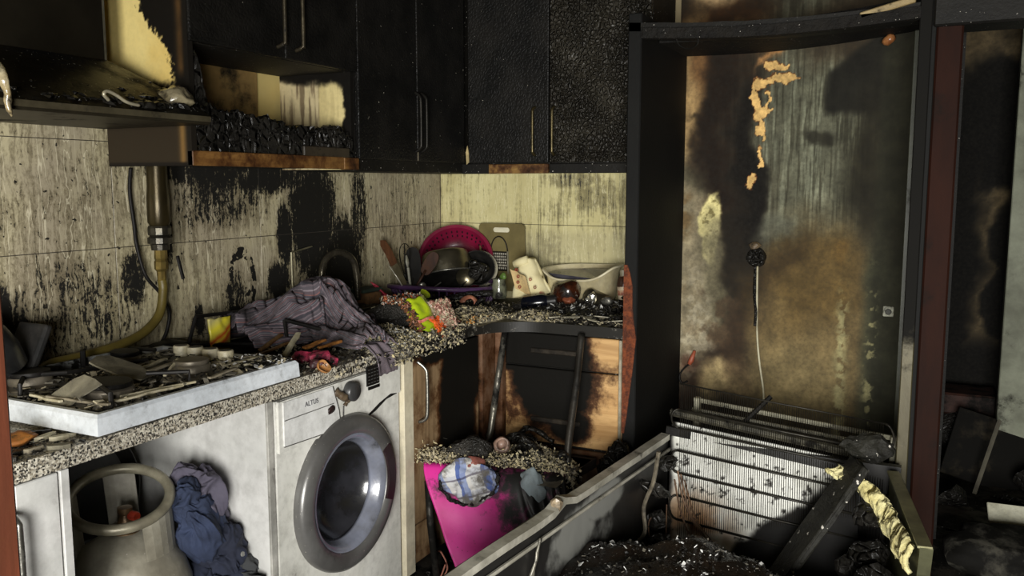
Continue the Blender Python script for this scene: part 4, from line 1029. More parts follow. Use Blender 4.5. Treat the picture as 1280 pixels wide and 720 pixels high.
for k, (a, bb, w_, m) in enumerate((((.30, -1.60, .91), (.30, -1.50, .945), .016, 'wood'), ((.40, -1.60, .905), (.37, -1.50, .955), .018, 'pale'), ((.33, -1.65, .905), (.36, -1.53, .93), .012, 'wood'), ((.43, -1.55, .92), (.45, -1.47, .935), .016, 'or'), ((.47, -1.53, .92), (.49, -1.44, .930), .014, 'or'), ((.41, -1.41, .90), (.44, -1.34, .93), .03, 'or'))):
    mm = {'wood': wood_mat('brown_splinter', (130, 100, 62), (92, 68, 40), soot=.25, world=False) if k == 0 else bpy.data.materials.get('brown_splinter'), 'pale': STICK, 'or': bpy.data.materials.get('orange_splinter') or wood_mat('orange_splinter', (176, 120, 58), (130, 80, 36), soot=.25, world=False)}[m]
    stick(a, bb, w_, .008, mm, {'wood': 'brown charred wood splinter on the worktop between hob and cloth', 'pale': 'pale pointed wood splinter standing up in front of the grate', 'or': 'orange brown wood splinter at the foot of the striped cloth'}[m], {'wood': 'brown splinters', 'pale': None, 'or': 'orange splinters'}[m], seed=70 + k)
flakes('ash_flakes', lambda r: (r.uniform(.25, .595), r.uniform(-1.78, -1.40), .8915 + abs(r.gauss(0, .007))), 700, (.003, .009), [CHARF, CHARF, ASHD, ASHG, ASH], seed=14, tilt=.5)
flakes('ash_flakes', lambda r: (.605 + r.uniform(-.012, .008), r.uniform(-1.62, -1.30), r.uniform(.862, .895)), 160, (.003, .007), [CHARF, ASHD, ASH], seed=15, tilt=.9)

# ------------------------------------------------------------------ straw coloured ash heap, packets of lentils
def mound(name, cx, cy, rx, ry, h, base, seed, m, label, fl=1200, size=(.003, .008), mats=None, cat='ash heap', tilt=.7):
    def f(u, v):
        x = (u * 2 - 1); y = (v * 2 - 1); d = math.sqrt(x * x + y * y)
        e = max(0, 1 - d) ** .7 if d < 1 else 0
        z = base + h * e * (1 + .5 * noise.noise(V((x * 3, y * 3, seed)))) + (.004 * noise.noise(V((x * 12, y * 12, seed))) if e > .05 else 0)
        return V((cx + rx * x, cy + ry * y, max(z, base)))
    o = obj(name, grid_surface(f, 36, 36), m, smooth=True); tag(o, label, cat, kind='stuff')
    loc = o.location.copy()
    def smp(r):
        a = r.uniform(0, 2 * PI); q = math.sqrt(r.random()) * .98; u = .5 + .5 * q * math.cos(a); v = .5 + .5 * q * math.sin(a)
        return f(u, v) + V((0, 0, .002))
    if fl: flakes('loose_flakes', smp, fl, size, mats or [STRAW, ASH, ASHG, ASHD], o, seed, tilt=tilt)
    return o
mound('ash_heap', .50, -1.22, .115, .19, .055, .890, 21, ASHG, 'heap of straw coloured shredded ash at the worktop edge above the washer', 3200, (.0022, .006), [STRAW, STRAW, ASH, WHITEMEL, ASHD, CHARF])
flakes('hanging_shreds', lambda r: (.612 + r.uniform(-.01, .012), r.uniform(-1.34, -.86), r.uniform(.838, .900)), 700, (.002, .006), [STRAW, ASH, ASHG, CHARF, ASHD], seed=23, tilt=1.2)
flakes('ash_flakes', lambda r: (.585 + r.uniform(-.05, .03), r.uniform(-1.10, -.66), .892 + abs(r.gauss(0, .008))), 500, (.003, .008), [ASH, ASHG, ASHD, STRAW], seed=25, tilt=.8)
def food(name, c1, c2, sc=60): return mat(name, c1, c2, sc, .5, bump=.5, bscale=90)
LENT = food('red_lentils', (236, 110, 40), (206, 80, 24)); LIME = mat('lime_foil', (196, 214, 40), (150, 176, 30), 12, .25, bump=.5, bscale=24, coat=.4)
c = thing('lentil_packet', (.46, -1.0, .90), 'torn lime green packet spilling orange lentils, with a red label, at the worktop edge', 'packet')
def lp(u, v):
    return V((.47 + .08 * v + .025 * math.sin(PI * u), -1.075 + .16 * u + .02 * v * (u - .5), 1.018 - .115 * v + .016 * noise.noise(V((u * 4, v * 4, 8)))))
bmx = grid_surface(lp, 20, 20); o = obj('foil', bmx, LIME, c, smooth=True)
o.modifiers.new('solid', 'SOLIDIFY').thickness = .004
flakes('lentils', lambda r: (lambda u, v: lp(u, v) + V((.007, -.002, .004)))(*(lambda v: (.40 + .50 * r.random() * (1 - .35 * (1 - v)) , v))(r.uniform(.66, 1.25))), 900, (.0025, .0042), [LENT], c, 41, flat=.6, tilt=.9)
def sp(u, v): return lp(u * .75 - .06, v * .9) + V((.006, -.003, .003)) 
flakes('brown_husk', lambda r: lp(-.1 + .26 * r.random(), r.random()) + V((.004, 0, .002)), 300, (.003, .008), [food('husk', (120, 80, 54), (84, 54, 36)), ASHD, food('husk_b', (150, 96, 60), (100, 62, 40))], c, 42, tilt=.9)
def rl(u, v): return lp(.10 + .42 * u, .62 + .10 * v) + V((.012, -.004, .008))
obj('red_label', grid_surface(rl, 6, 3, .003), mat('red_label', (200, 50, 44), (220, 150, 130), 40, .4), c)
flakes('orange_spill', lambda r: (.43 + r.uniform(-.03, .05), -1.03 + r.uniform(-.07, .10), 1.010 + r.uniform(-.012, .014)), 420, (.0025, .006), [food('husk_d', (170, 84, 44), (110, 60, 36)), ASHD, ASH, food('husk_c', (170, 96, 60), (120, 66, 40)), mat('white_crumb', (206, 200, 190), None, 20, .8)], c, 43, tilt=.9)
CLEARP = mat('frosted_bag', (190, 176, 150), (120, 98, 74), 22, .2, soot=.18, sscale=26, bump=.8, bscale=40, coat=.6)
c = thing('spice_bag', (.53, -.88, .89), 'clear crinkled bag of pinkish pieces hanging over the worktop edge beside the lentil packet', 'bag')
def bg(u, v): return V((.50 + .085 * v - .06 * max(0, v - .6) + .035 * math.sin(PI * u) + .010 * noise.noise(V((u * 6, v * 6, 2))), -.965 + .155 * u - .04 * v * (u - .5), 1.000 - .165 * v + .012 * noise.noise(V((u * 6, v * 5, 7)))))
o = obj('film', grid_surface(bg, 28, 28), CLEARP, c, smooth=True); o.modifiers.new('solid', 'SOLIDIFY').thickness = .004
flakes('pieces', lambda r: bg(r.uniform(.1, .95), r.uniform(.02, .8)) + V((.004, -.003, .002)), 420, (.003, .008), [food('piece_a', (206, 176, 156), (170, 120, 104)), food('piece_b', (140, 92, 80), (96, 60, 50)), ASH], c, 45, flat=.6, tilt=.9)
o = obj('lime_scrap', shard_bm(.06, .04, .003, 91), LIME, None, origin=(0, 0, 0)); o.location = (.40, -.79, 1.0); o.rotation_euler = (.7, .5, .9)
tag(o, 'small lime green foil scrap above the clear bag', 'scrap')
# supports under the packets: a burnt box lump
t = blob_bm((.40, -.93, .93), (.10, .20, .06), 15, .1, 3, 4, floor=.891); tag(obj('burnt_carton', t, CHARF, smooth=True), 'burnt carton lump under the packets at the worktop edge', 'carton')

# ------------------------------------------------------------------ tap and burnt things round the sink
c = thing('tap', (.14, -1.05, .89), 'soot black gooseneck tap against the blackened tiles', 'tap')
tp = smooth_path([(.13, -1.075, .89), (.13, -1.075, 1.02), (.13, -1.075, 1.10), (.135, -1.05, 1.150), (.15, -1.00, 1.168), (.17, -.945, 1.14), (.175, -.925, 1.08), (.175, -.92, .98)], 7)
obj('spout', tube(NB(), tp, .013, 12), mat('blackened_chrome', (96, 90, 76), (50, 46, 38), 16, .22, .7, soot=.28, sscale=16), c, smooth=True)
obj('base', lathe(NB(), [(0, .89), (.030, .89), (.030, .92), (.020, .94), (.016, .97), (0, .97)], Matrix.Translation((.13, -1.075, 0)), 24), BLKM, c, smooth=40)
b = tube(NB(), [(.01, -1.10, 1.17), (.012, -1.10, .93)], .004, 6); tube(b, [(.012, -1.10, 1.17), (.014, -.985, 1.185)], .003, 6)
tag(obj('wall_bracket', b, mat('dull_bracket', (136, 130, 104), None, 20, .4, .5)), 'thin metal bracket on the wall behind the tap', 'bracket')
c = thing('burnt_appliance', (.24, -.92, .89), 'burnt black box with shiny edges in front of the tap', 'burnt box')
obj('body', BX((.13, -1.08, .892), (.33, -.84, .945), .008, 2), DARKMETAL, c)
obj('top_edge', BX((.326, -1.08, .946), (.334, -.86, .956), .002), CHROME, c)
obj('top_edge', BX((.22, -1.07, .946), (.228, -.85, .954), .002), DARKMETAL, c)
for k, (x, y, z, s) in enumerate(((.34, -1.15, .905, .022), (.37, -1.10, .91, .02), (.30, -.82, .93, .03), (.33, -1.02, .965, .018), (.39, -1.17, .905, .018), (.42, -1.10, .905, .02))):
    t = chunk_bm((s * 1.3, s, s * .8), 130 + k, 2)
    o = obj('charred_fragment', t, [CHAR, GLOSSCHAR, ASH][k % 3] if k != 3 else ASH, None, origin=(0, 0, 0)); o.location = (x, y, z); tag(o, 'charred fragment in front of the tap', 'fragment', 'fragments in front of the tap')
flakes('ash_flakes', lambda r: (r.uniform(.05, .42), r.uniform(-1.25, -.55), .892 + abs(r.gauss(0, .010))), 900, (.003, .010), [CHARF, CHARF, ASHD, ASHG, ASH], seed=51, tilt=.6)
def rc(u, v): return V((.10 + .08 * v + .02 * math.sin(u * 5), -.735 + .13 * u * (.3 + .7 * v) + .03 * v, 1.03 - .12 * v * (.6 + .4 * u) - .05 * u + .008 * noise.noise(V((u * 4, v * 4, 2)))))
o = obj('red_cloth', grid_surface(rc, 16, 16), mat('crimson_cloth', (150, 28, 50), (104, 20, 36), 8, .6, soot=.15), smooth=True); o.modifiers.new('solid', 'SOLIDIFY').thickness = .006
tag(o, 'pointed crimson cloth left of the dish basket', 'cloth')
tag(obj('brown_sponge', BX((.08, -.815, .935), (.15, -.715, .99), .012, 3), mat('brown_sponge', (110, 76, 40), (70, 50, 28), 30, .9, soot=.2)), 'brown block like a sponge left of the crimson cloth', 'sponge')
tag(obj('green_sponge_top', BX((.06, -.83, .991), (.14, -.70, 1.005), .004, 1), mat('dark_green_cloth', (36, 56, 44), (26, 38, 30), 20, .9)), 'dark green scouring pad on top of the brown sponge', 'scouring pad')
t = blob_bm((.12, -.80, .915), (.10, .12, .03), 19, .1, 3, 3, floor=.891); tag(obj('burnt_lump', t, CHARF, smooth=True), 'burnt black lump between tap and dish basket', 'lump')

# ------------------------------------------------------------------ dish basket and the dishes in it
PURP = mat('purple_plastic', (92, 62, 104), (62, 42, 72), 8, .35, soot=.28, sscale=16, coat=.2)
BC = V((.205, -.315, 0)); BA = math.radians(34); ea, eb = .245, .175
def ell_pt(a, k=1.0, z=.0): 
    x, y = ea * k * math.cos(a), eb * k * math.sin(a)
    return V((BC.x + x * math.cos(BA) - y * math.sin(BA), BC.y + x * math.sin(BA) + y * math.cos(BA), z))
c = thing('dish_basket', (BC.x, BC.y, .91), 'oval purple plastic dish basket holding pots and utensils in the room corner', 'basket')
RZ = .975
obj('rim', tube(NB(), [ell_pt(2 * PI * k / 48, 1, RZ + .006 * math.sin(4 * PI * k / 48)) for k in range(48)], .011, 8, True), PURP, c, smooth=True)
for k in range(44):
    a = 2 * PI * k / 44
    if k == 0:
        sl = obj('slat', tube(NB(), [ell_pt(a, .98, RZ), ell_pt(a, .9, .93), ell_pt(a, .84, .90)], .0045, 6), PURP, c)
    else: obj('slat', tube(NB(), [ell_pt(a, .98, RZ), ell_pt(a, .9, .93), ell_pt(a, .84, .90)], .0045, 6), PURP, c)
b = NB(); b.faces.new([b.verts.new(ell_pt(2 * PI * k / 40, .86, .905)) for k in range(40)]); solid(b, .006)
obj('bottom', b, PURP, c)
PINK = mat('raspberry_plastic', (128, 20, 54), (92, 14, 40), 6, .4, soot=.22, sscale=9, coat=.2)
M = Matrix.Translation((.165, -.145, 1.075)) @ Matrix.Rotation(math.radians(24), 4, 'Z') @ Matrix.Rotation(math.radians(62), 4, 'X')
o = obj('colander', lathe(NB(), [(.172, .0), (.176, .006), (.172, .012), (.158, .010), (.148, -.01), (.135, -.05), (.10, -.075), (.0, -.08), (.0, -.084), (.10, -.08), (.138, -.055), (.153, -.012), (.160, .0), (.172, .0)], M, 48), PINK, smooth=40)
tag(o, 'raspberry pink plastic bowl standing on edge behind the steel pot', 'bowl')
par = o
b = NB()
for k in range(36):
    a = 2 * PI * k / 36
    for rr_, z_ in ((.146, -.008), (.138, -.035)):
        Mq = M @ Matrix.Rotation(a, 4, 'Z') @ Matrix.Translation((rr_, 0, z_)); box(b, (-.004, -.0028, -.006), (.0012, .0028, .006), 0, 1, Mq)
tag(obj('holes', b, mat('dark_holes', (40, 12, 24), None, 9, .8), par), kind='stuff')
M = Matrix.Translation((.185, -.265, 1.07)) @ Matrix.Rotation(math.radians(28), 4, 'Z') @ Matrix.Rotation(math.radians(-8), 4, 'Y') @ Matrix.Rotation(math.radians(166), 4, 'X')
c = thing('steel_pot', (.175, -.245, .98), 'upturned shiny steel pot in the dish basket', 'pot')
obj('body', lathe(NB(), [(0, -.050), (.090, -.050), (.100, -.044), (.106, -.03), (.112, .0), (.114, .045), (.118, .047), (.118, .050), (.110, .05), (.108, .0), (.100, -.03), (0, -.038)], M, 48), STEEL, c, smooth=40)
obj('rim', lathe(NB(), [(.117, .045), (.121, .047), (.121, .052), (.116, .053), (.113, .05)], M, 48), CHROME, c, smooth=True)
def spat(name, lab, cat, base, tip, wd, ln, m, mh, th=.004, face=60, hr=.006):
    base, tip = V(base), V(tip); d = (tip - base); L = d.length; q = d.to_track_quat('Z', 'Y').to_matrix().to_4x4()
    c = thing(name, base, lab, cat)
    Mb = Matrix.Translation(base) @ q
    obj('handle', tube(NB(), [Mb @ V((0, 0, 0)), Mb @ V((0, 0, L - ln * .8))], hr, 8), mh, c, smooth=True)
    o2 = [(wd / 2 * math.copysign(abs(math.cos(2 * PI * k / 20)) ** .7, math.cos(2 * PI * k / 20)), ln / 2 * math.copysign(abs(math.sin(2 * PI * k / 20)) ** .8, math.sin(2 * PI * k / 20))) for k in range(20)]
    Mf = Mb @ Matrix.Translation((0, 0, L - ln / 2)) @ Matrix.Rotation(math.radians(face), 4, 'Z') @ Matrix.Rotation(PI / 2, 4, 'X')
    obj('blade', prism(NB(), o2, th, Mf), m, c); return c
BK = mat('black_nylon', (22, 22, 21), (38, 36, 33), 14, .4, bump=.1)
BRW = wood_mat('brown_spoon', (62, 38, 26), (42, 26, 18), soot=.2, world=False)
SPF = 145
spat('black_turner', 'broad black spatula standing upright in the dish basket', 'spatula', (.10, -.40, .93), (.085, -.385, 1.145), .075, .17, BK, BK, face=SPF)
spat('wooden_spoon', 'dark brown wooden spoon leaning towards the steel pot', 'spoon', (.13, -.45, .96), (.205, -.385, 1.125), .055, .11, BRW, BRW, .008, 60)
c = thing('knife', (.10, -.50, .95), 'kitchen knife with brown wooden handle up, leaning on the tiles left in the dish basket', 'knife')
a, bb = V((.115, -.475, .955)), V((.05, -.575, 1.19)); d = bb - a; q = d.to_track_quat('Z', 'X').to_matrix().to_4x4(); Mb = Matrix.Translation(a) @ q @ Matrix.Rotation(math.radians(20), 4, 'Z')
obj('blade', prism(NB(), [(-.018, 0), (.016, 0), (.018, .14), (-.016, .14)], .003, Mb @ Matrix(((1, 0, 0, 0), (0, 0, -1, 0), (0, 1, 0, 0), (0, 0, 0, 1)))), mat('grey_blade', (124, 116, 94), (84, 78, 62), 20, .35, .5, soot=.2), c)
obj('handle', prism(NB(), [(-.016, .14), (.016, .14), (.019, .20), (.012, .25), (-.004, .26), (-.016, .24), (-.012, .19)], .014, Mb @ Matrix(((1, 0, 0, 0), (0, 0, -1, .006), (0, 1, 0, 0), (0, 0, 0, 1)))), wood_mat('brown_knife_handle', (92, 58, 36), (64, 39, 24), soot=.2, world=False), c)
c = thing('peeler', (.09, -.52, .94), 'pale knife with white blade leaning in the dish basket beside the wooden handled knife', 'knife')
tubeb = tube(NB(), [(.125, -.50, .955), (.10, -.53, 1.02), (.075, -.555, 1.075)], [.006, .009, .003], 6, flat=.4); obj('blade', tubeb, mat('pale_blade', (210, 206, 190), (150, 146, 130), 20, .3, .3), c, smooth=True)
c = thing('whisk', (.09, -.44, .93), 'wire whisk and white handled fork standing left of the black spatula', 'whisk')
for k in range(3):
    a = k * PI / 3; pts = [V((.085 + .026 * math.cos(a) * math.sin(PI * t / 10) * (1 if t < 5 else 1), -.45 + .026 * math.sin(a) * math.sin(PI * t / 10), 1.02 + .145 * math.sin(PI * t / 20))) for t in range(11)]
    full = pts + [V((2 * .085 - p.x, 2 * -.45 - p.y, p.z)) for p in pts[::-1][1:]]
    obj('wire', tube(NB(), full, .0016, 5), DARKMETAL, c)
obj('handle', tube(NB(), [(.085, -.45, .93), (.085, -.45, 1.03)], .007, 8), DARKMETAL, c)
c = thing('white_fork', (.11, -.44, .93), 'white handled server standing in front of the whisk', 'server')
obj('handle', tube(NB(), [(.115, -.45, .95), (.105, -.455, 1.06)], .006, 8), mat('greyed_white', (150, 148, 134), (120, 118, 104), 20, .5), c)
obj('head', tube(NB(), [(.105, -.455, 1.06), (.103, -.457, 1.085), (.10, -.46, 1.115)], [.006, .014, .006], 8, flat=.35), bpy.data.materials['greyed_white'], c, smooth=True)
for k, (a, bb, lab) in enumerate((((.19, -.46, .955), (.125, -.50, .995), 'thin silver spoon lying across the basket rim, left one'), ((.20, -.45, .96), (.25, -.42, 1.0), 'thin silver spoon lying across the basket rim, right one'))):
    tag(obj('teaspoon', tube(NB(), [a, bb], .0035, 6), CHROME), lab, 'spoon')
t = lathe(NB(), [(0, -.006), (.012, -.004), (.018, .004), (.017, .005), (.01, -.001), (0, -.003)], Matrix.Translation((.185, -.47, .985)) @ Euler((1.0, .5, 0)).to_matrix().to_4x4(), 16)
tag(obj('small_spoon', t, CHROME, smooth=True), 'small shiny spoon bowl at the middle of the dish basket', 'spoon')
M = Matrix.Translation((.30, -.29, 1.015)) @ Matrix.Rotation(math.radians(20), 4, 'Z') @ Matrix.Rotation(math.radians(66), 4, 'X')
tag(obj('domed_steel_dish', lathe(NB(), [(0, .018), (.012, .016), (.03, .010), (.044, .0), (.044, -.003), (.0, -.003)], M, 28), STEEL, smooth=40), 'small domed steel dish in the right of the dish basket', 'dish')
M = Matrix.Translation((.30, -.19, 1.04)) @ Matrix.Rotation(math.radians(35), 4, 'Z') @ Matrix.Rotation(math.radians(70), 4, 'X')
c = thing('black_pan', (.31, -.2, .97), 'black pan and ladle heap in the right of the dish basket', 'pan')
obj('body', lathe(NB(), [(0, -.02), (.06, -.02), (.075, .0), (.082, .02), (.078, .02), (.07, .0), (.056, -.014), (0, -.014)], M, 32), BK, c, smooth=40)
t = blob_bm((.335, -.25, 1.035), (.045, .045, .05), 25, .15, 3, 3); obj('melted_ladle', t, GLOSSCHAR, c, smooth=True)
M = Matrix.Translation((.19, -.30, .985)) @ Matrix.Rotation(math.radians(15), 4, 'Z') @ Matrix.Rotation(math.radians(25), 4, 'X')
tag(obj('frying_pan', lathe(NB(), [(0, 0), (.10, 0), (.125, .028), (.121, .03), (.096, .005), (0, .005)], M, 40), BK, smooth=40), 'black frying pan under the steel pot in the dish basket', 'pan')
M = Matrix.Translation((.275, -.12, 1.03)) @ Matrix.Rotation(math.radians(20), 4, 'Z') @ Matrix.Rotation(math.radians(72), 4, 'X')
tag(obj('white_plate', lathe(NB(), [(0, -.008), (.06, -.006), (.088, .006), (.088, .010), (.06, -.002), (0, -.003)], M, 40), mat('smoked_plate', (196, 190, 166), (150, 144, 122), 8, .3, soot=.3), smooth=40), 'white plate standing behind the steel pot and the pink bowl', 'plate')
c = thing('pink_tongs', (.36, -.46, .92), 'terracotta pink plastic shell lying in front of the dish basket', 'plastic shell')
t = tube(NB(), smooth_path([(.395, -.50, .93), (.40, -.48, .945), (.415, -.455, .95), (.435, -.45, .935), (.44, -.455, .915)], 4), [.006] + [.016] * 15 + [.005], 8, flat=.45); obj('shell', t, mat('terracotta_plastic', (206, 138, 108), (160, 96, 72), 16, .45, soot=.12), c, smooth=True)
for k, (a, bb, r, lab) in enumerate((((.30, -.47, .935), (.47, -.36, .955), .012, 'charred roll lying along the front of the dish basket'), ((.25, -.52, .925), (.42, -.42, .940), .009, 'black charred stick parallel to the basket front'), ((.44, -.48, .90), (.475, -.44, .945), .008, 'small bent burnt twig standing right of the terracotta shell'))):
    b = tube(NB(), smooth_path([a, (V(a) + V(bb)) / 2 + V((0, 0, .012)), bb], 6), r, 8); rough(b, .004, 50, k); tag(obj('charred_roll', b, CHAR, smooth=True), lab, 'charred roll')
mound('ash_heap', .50, -.62, .14, .17, .040, .890, 27, ASH, 'pale ash heap in front of the dish basket on the rounded worktop corner', 1900, (.003, .009), [ASH, ASH, STRAW, ASHG, ASHD])
mound('ash_heap', .33, -.42, .26, .24, .035, .889, 28, CHARF, 'black ash layer under the dish basket', 700, (.003, .009), [ASHD, CHARF, ASHG, ASH])
flakes('orange_crumbs', lambda r: (.575 + r.uniform(-.06, .03), -.70 + r.uniform(-.10, .06), .905 + r.uniform(-.01, .01)), 240, (.003, .006), [food('crumb_a', (196, 140, 70), (150, 100, 46)), STRAW], seed=29, tilt=.9)

# ------------------------------------------------------------------ board and grater on the wall
c = thing('cutting_board', (.348, -.03, 1.03), 'olive brown plastic cutting board with a white slot handle leaning on the back tiles', 'cutting board')
def rrect(w_, h_, r, n=6):
    o = []
    for cx, cy, a0 in ((w_ / 2 - r, h_ - r, 0), (-w_ / 2 + r, h_ - r, 90), (-w_ / 2 + r, r, 180), (w_ / 2 - r, r, 270)):
        for k in range(n + 1): a = math.radians(a0 + 90 * k / n); o.append((cx + r * math.cos(a), cy + r * math.sin(a)))
    return o
Mw = Matrix.Translation((.350, -.012, .925)) @ Matrix.Rotation(math.radians(3.5), 4, 'X') @ Matrix(((1, 0, 0, 0), (0, 0, -1, 0), (0, 1, 0, 0), (0, 0, 0, 1)))
obj('board', prism(NB(), rrect(.236, .316, .02), .010, Mw), mat('olive_board', (120, 108, 66), (92, 82, 48), 6, .5, soot=.2, sscale=5), c)
obj('slot', prism(NB(), rrect(.083, .022, .0105), .0006, Mw @ Matrix.Translation((.0, .276, .0100))), mat('white_slot', (220, 214, 186), None, 9, .6), c)
c = thing('grater', (.34, -.04, 1.03), 'flat steel grater with arched wire handle hanging in front of the cutting board', 'grater')
Mg = Mw @ Matrix.Translation((-.010, .095, .016))
obj('plate', prism(NB(), rrect(.084, .092, .004, 2), .0025, Mg), mat('dark_grater', (52, 48, 38), (34, 31, 25), 12, .35, .6), c)
b = NB()
for i in range(7):
    for j in range(6):
        box(b, (-.003, -.0045, 0), (.003, .0045, .004), .001, 1, Mg @ Matrix.Translation((-.031 + .0103 * i + (j % 2) * .003, .014 + .0135 * j, .0025)))
tag(obj('teeth', b, mat('bright_teeth', (220, 214, 196), None, 12, .3, .4), c), kind='stuff')
for s in (-1, 1): obj('side_rail', prism(NB(), [(-.003, -.01), (.003, -.01), (.003, .094), (-.003, .094)], .006, Mg @ Matrix.Translation((s * .044, 0, 0))), mat('bright_rail', (196, 190, 166), (140, 134, 112), 12, .3, .6), c)
hp = [Mg @ V((.043 * math.cos(PI * k / 16), .092 + .07 * math.sin(PI * k / 16), .003)) for k in range(17)]
obj('handle', tube(NB(), hp, .0028, 8), DARKMETAL, c, smooth=True)

# ------------------------------------------------------------------ back worktop: packet, tub, jars
mound('ash_heap', .84, -.24, .30, .26, .050, .889, 33, CHARF, 'black ash bed on the back worktop under the tub and jars', 1500, (.003, .010), [CHARF, ASHD, CHARF, ASHG, CHARF, WHITEMEL])
mound('ash_heap', .74, -.50, .13, .10, .028, .889, 34, ASH, 'pale ash heap at the front edge of the back worktop', 1300, (.003, .008), [ASH, STRAW, ASHG, ASHD])
flakes('ash_flakes', lambda r: (r.uniform(.66, 1.13), r.uniform(-.60, -.30), .893 + abs(r.gauss(0, .006))), 1100, (.003, .010), [CHARF, ASHG, ASHD, ASH, CHAR], seed=61, tilt=.5)
CARD = NT('cream_printed_card'); P = CARD.coord('Object')
v = CARD.voro(CARD.map(P, (1, 1, 1)), 15, 'F1', 'Distance', .8); ringm = CARD.math('MULTIPLY', CARD.ramp(v, .14, .17), CARD.ramp(v, .26, .23))
cb = CARD.mix(CARD.ramp(CARD.noise(P, 6, 5), .4, .75), lin((222, 212, 168)), lin((184, 170, 120)))
cb = CARD.mix(CARD.math('MULTIPLY', ringm, CARD.ramp(CARD.noise(P, 5, 2), .5, .58)), cb, lin((140, 34, 28)))
CARD.out(CARD.mix(CARD.ramp(CARD.noise(P, 14, 6, .7), .64, .74), cb, lin((96, 84, 56))), .75, None, CARD.bump(CARD.noise(P, 20, 4), .3, .004))
c = thing('flour_bag', (.59, -.24, .93), 'crumpled cream paper bag with small red printed rings, right of the cutting board', 'paper bag')
def pb(u, v):
    a = 2 * PI * u; k = v
    wx = .092 - .062 * k ** .9; wy = .052 - .02 * k
    cx = .602 - .055 * k + .02 * k * k; cz = .945 + .155 * k
    n = 1 + .10 * noise.noise(V((math.cos(a) * 1.5, math.sin(a) * 1.5, k * 3)))
    return V((cx + wx * math.copysign(abs(math.cos(a)) ** .7, math.cos(a)) * n + .03 * (1 - k) * 0, -.235 + .03 * k + wy * math.copysign(abs(math.sin(a)) ** .7, math.sin(a)) * n, cz - .035 * math.cos(a) * (1 - k) * -.4 + .006 * noise.noise(V((u * 9, v * 6, 4)))))
b = grid_surface(pb, 40, 20); bmesh.ops.remove_doubles(b, verts=b.verts[:], dist=1e-4); bmesh.ops.holes_fill(b, edges=[e for e in b.edges if e.is_boundary])
obj('bag', b, CARD.m, c, smooth=True)
def flp(u, v): return V((.545 + .075 * u - .02 * v, -.292 - .012 * v + .004 * math.sin(u * 5), .975 + .085 * v - .03 * u + .004 * noise.noise(V((u * 4, v * 4, 1)))))
for k_, (x_, z_) in enumerate(((.560, 1.058), (.568, 1.030), (.567, 1.005), (.618, 1.018), (.575, .985), (.640, .985))):
    yy = -.312 if x_ < .60 else -.2965
    obj('printed_ring', lathe(NB(), [(.0042, 0), (.0068, 0), (.0068, .002), (.0042, .002), (.0042, 0)], Matrix.Translation((x_, yy, z_)) @ Matrix.Rotation(PI / 2, 4, 'X'), 14), mat('ring_red', (150, 40, 30), None, 9, .6) if k_ == 0 else bpy.data.materials['ring_red'], c)
obj('label', grid_surface(flp, 8, 8, .003), mat('tan_label', (206, 180, 126), (178, 150, 100), 8, .7, soot=.12, sscale=20), c)
M = Matrix.Translation((.535, -.245, 1.095)) @ Matrix.Rotation(math.radians(-40), 4, 'Y') @ Matrix.Rotation(math.radians(90), 4, 'X')
obj('rolled_top', lathe(NB(), [(0, -.035), (.018, -.033), (.020, .0), (.018, .035), (0, .036)], Matrix.Translation((.545, -.235, 1.085)) @ Matrix.Rotation(math.radians(70), 4, 'Y'), 20), CARD.m, c, smooth=True)
t = chunk_bm((.02, .018, .022), 71, 2)
o = obj('green_leaf_scrap', t, mat('leaf_green', (110, 140, 62), (70, 96, 40), 20, .5), None, smooth=True, origin=(0, 0, 0)); o.location = (.47, -.26, 1.02); tag(o, 'small green leafy scrap beside the cream paper bag', 'scrap')
M = Matrix.Translation((.455, -.27, .925))
tag(obj('glass_jar', lathe(NB(), [(0, 0), (.03, 0), (.034, .01), (.034, .05), (.028, .07), (.028, .085), (.024, .085), (.024, .068), (.03, .05), (.03, .012), (0, .008)], M, 28), mat('smoky_glass', (112, 114, 94), (56, 58, 46), 14, .12, soot=.42, sscale=18, coat=.8), smooth=40), 'small smoky glass jar between dish basket and paper bag', 'jar')
TUB = mat('clouded_tub', (196, 186, 150), (150, 138, 104), 5, .3, soot=.16, sscale=7, coat=.4, bump=.1)
c = thing('plastic_tub', (.795, -.14, .925), 'large clouded plastic tub with a sagging front rim at the back tiles', 'tub')
def rz(u):  # softened front wall sags
    a = 2 * PI * u; s = max(0, -math.sin(a)); return 1.062 - .050 * s ** 3 + .01 * math.cos(a)
def ring(u, k, z): a = 2 * PI * u; return V((.795 + k * .165 * math.copysign(abs(math.cos(a)) ** .55, math.cos(a)), -.135 + k * .105 * math.copysign(abs(math.sin(a)) ** .55, math.sin(a)), z))
N = 56; b = NB(); rows = []
for k, zz in ((.0, .925), (.80, .925), (.84, .935), (.93, .99), (.98, 1.0), (1.03, 1.0), (1.03, 1.006), (.96, 1.006), (.90, .99), (.80, .94), (0, .935)):
    rows.append([b.verts.new(ring(i / N, max(k, .001), zz if zz < .985 else rz(i / N) + (zz - 1.0) * (1 if zz > .995 else 2.2))) for i in range(N)])
for A, B in zip(rows, rows[1:]):
    for i in range(N): b.faces.new((A[i], A[(i + 1) % N], B[(i + 1) % N], B[i]))
bmesh.ops.remove_doubles(b, verts=b.verts[:], dist=.0005)
obj('body', b, TUB, c, smooth=50)
obj('rim', tube(NB(), [ring(i / N, 1.02, rz(i / N) + .004) for i in range(N)], .005, 8, True), mat('pale_rim', (214, 206, 176), (170, 160, 130), 9, .35), c, smooth=True)
b = NB(); b.faces.new([b.verts.new(ring(i / N, .945, rz(i / N) - .012)) for i in range(N)]); obj('sooty_water', b, mat('slate_residue', (84, 82, 92), (44, 42, 46), 9, .2, soot=.25, sscale=10), c)
c = thing('brown_jar', (.77, -.25, .92), 'melted amber brown jar lying in front of the plastic tub', 'jar')
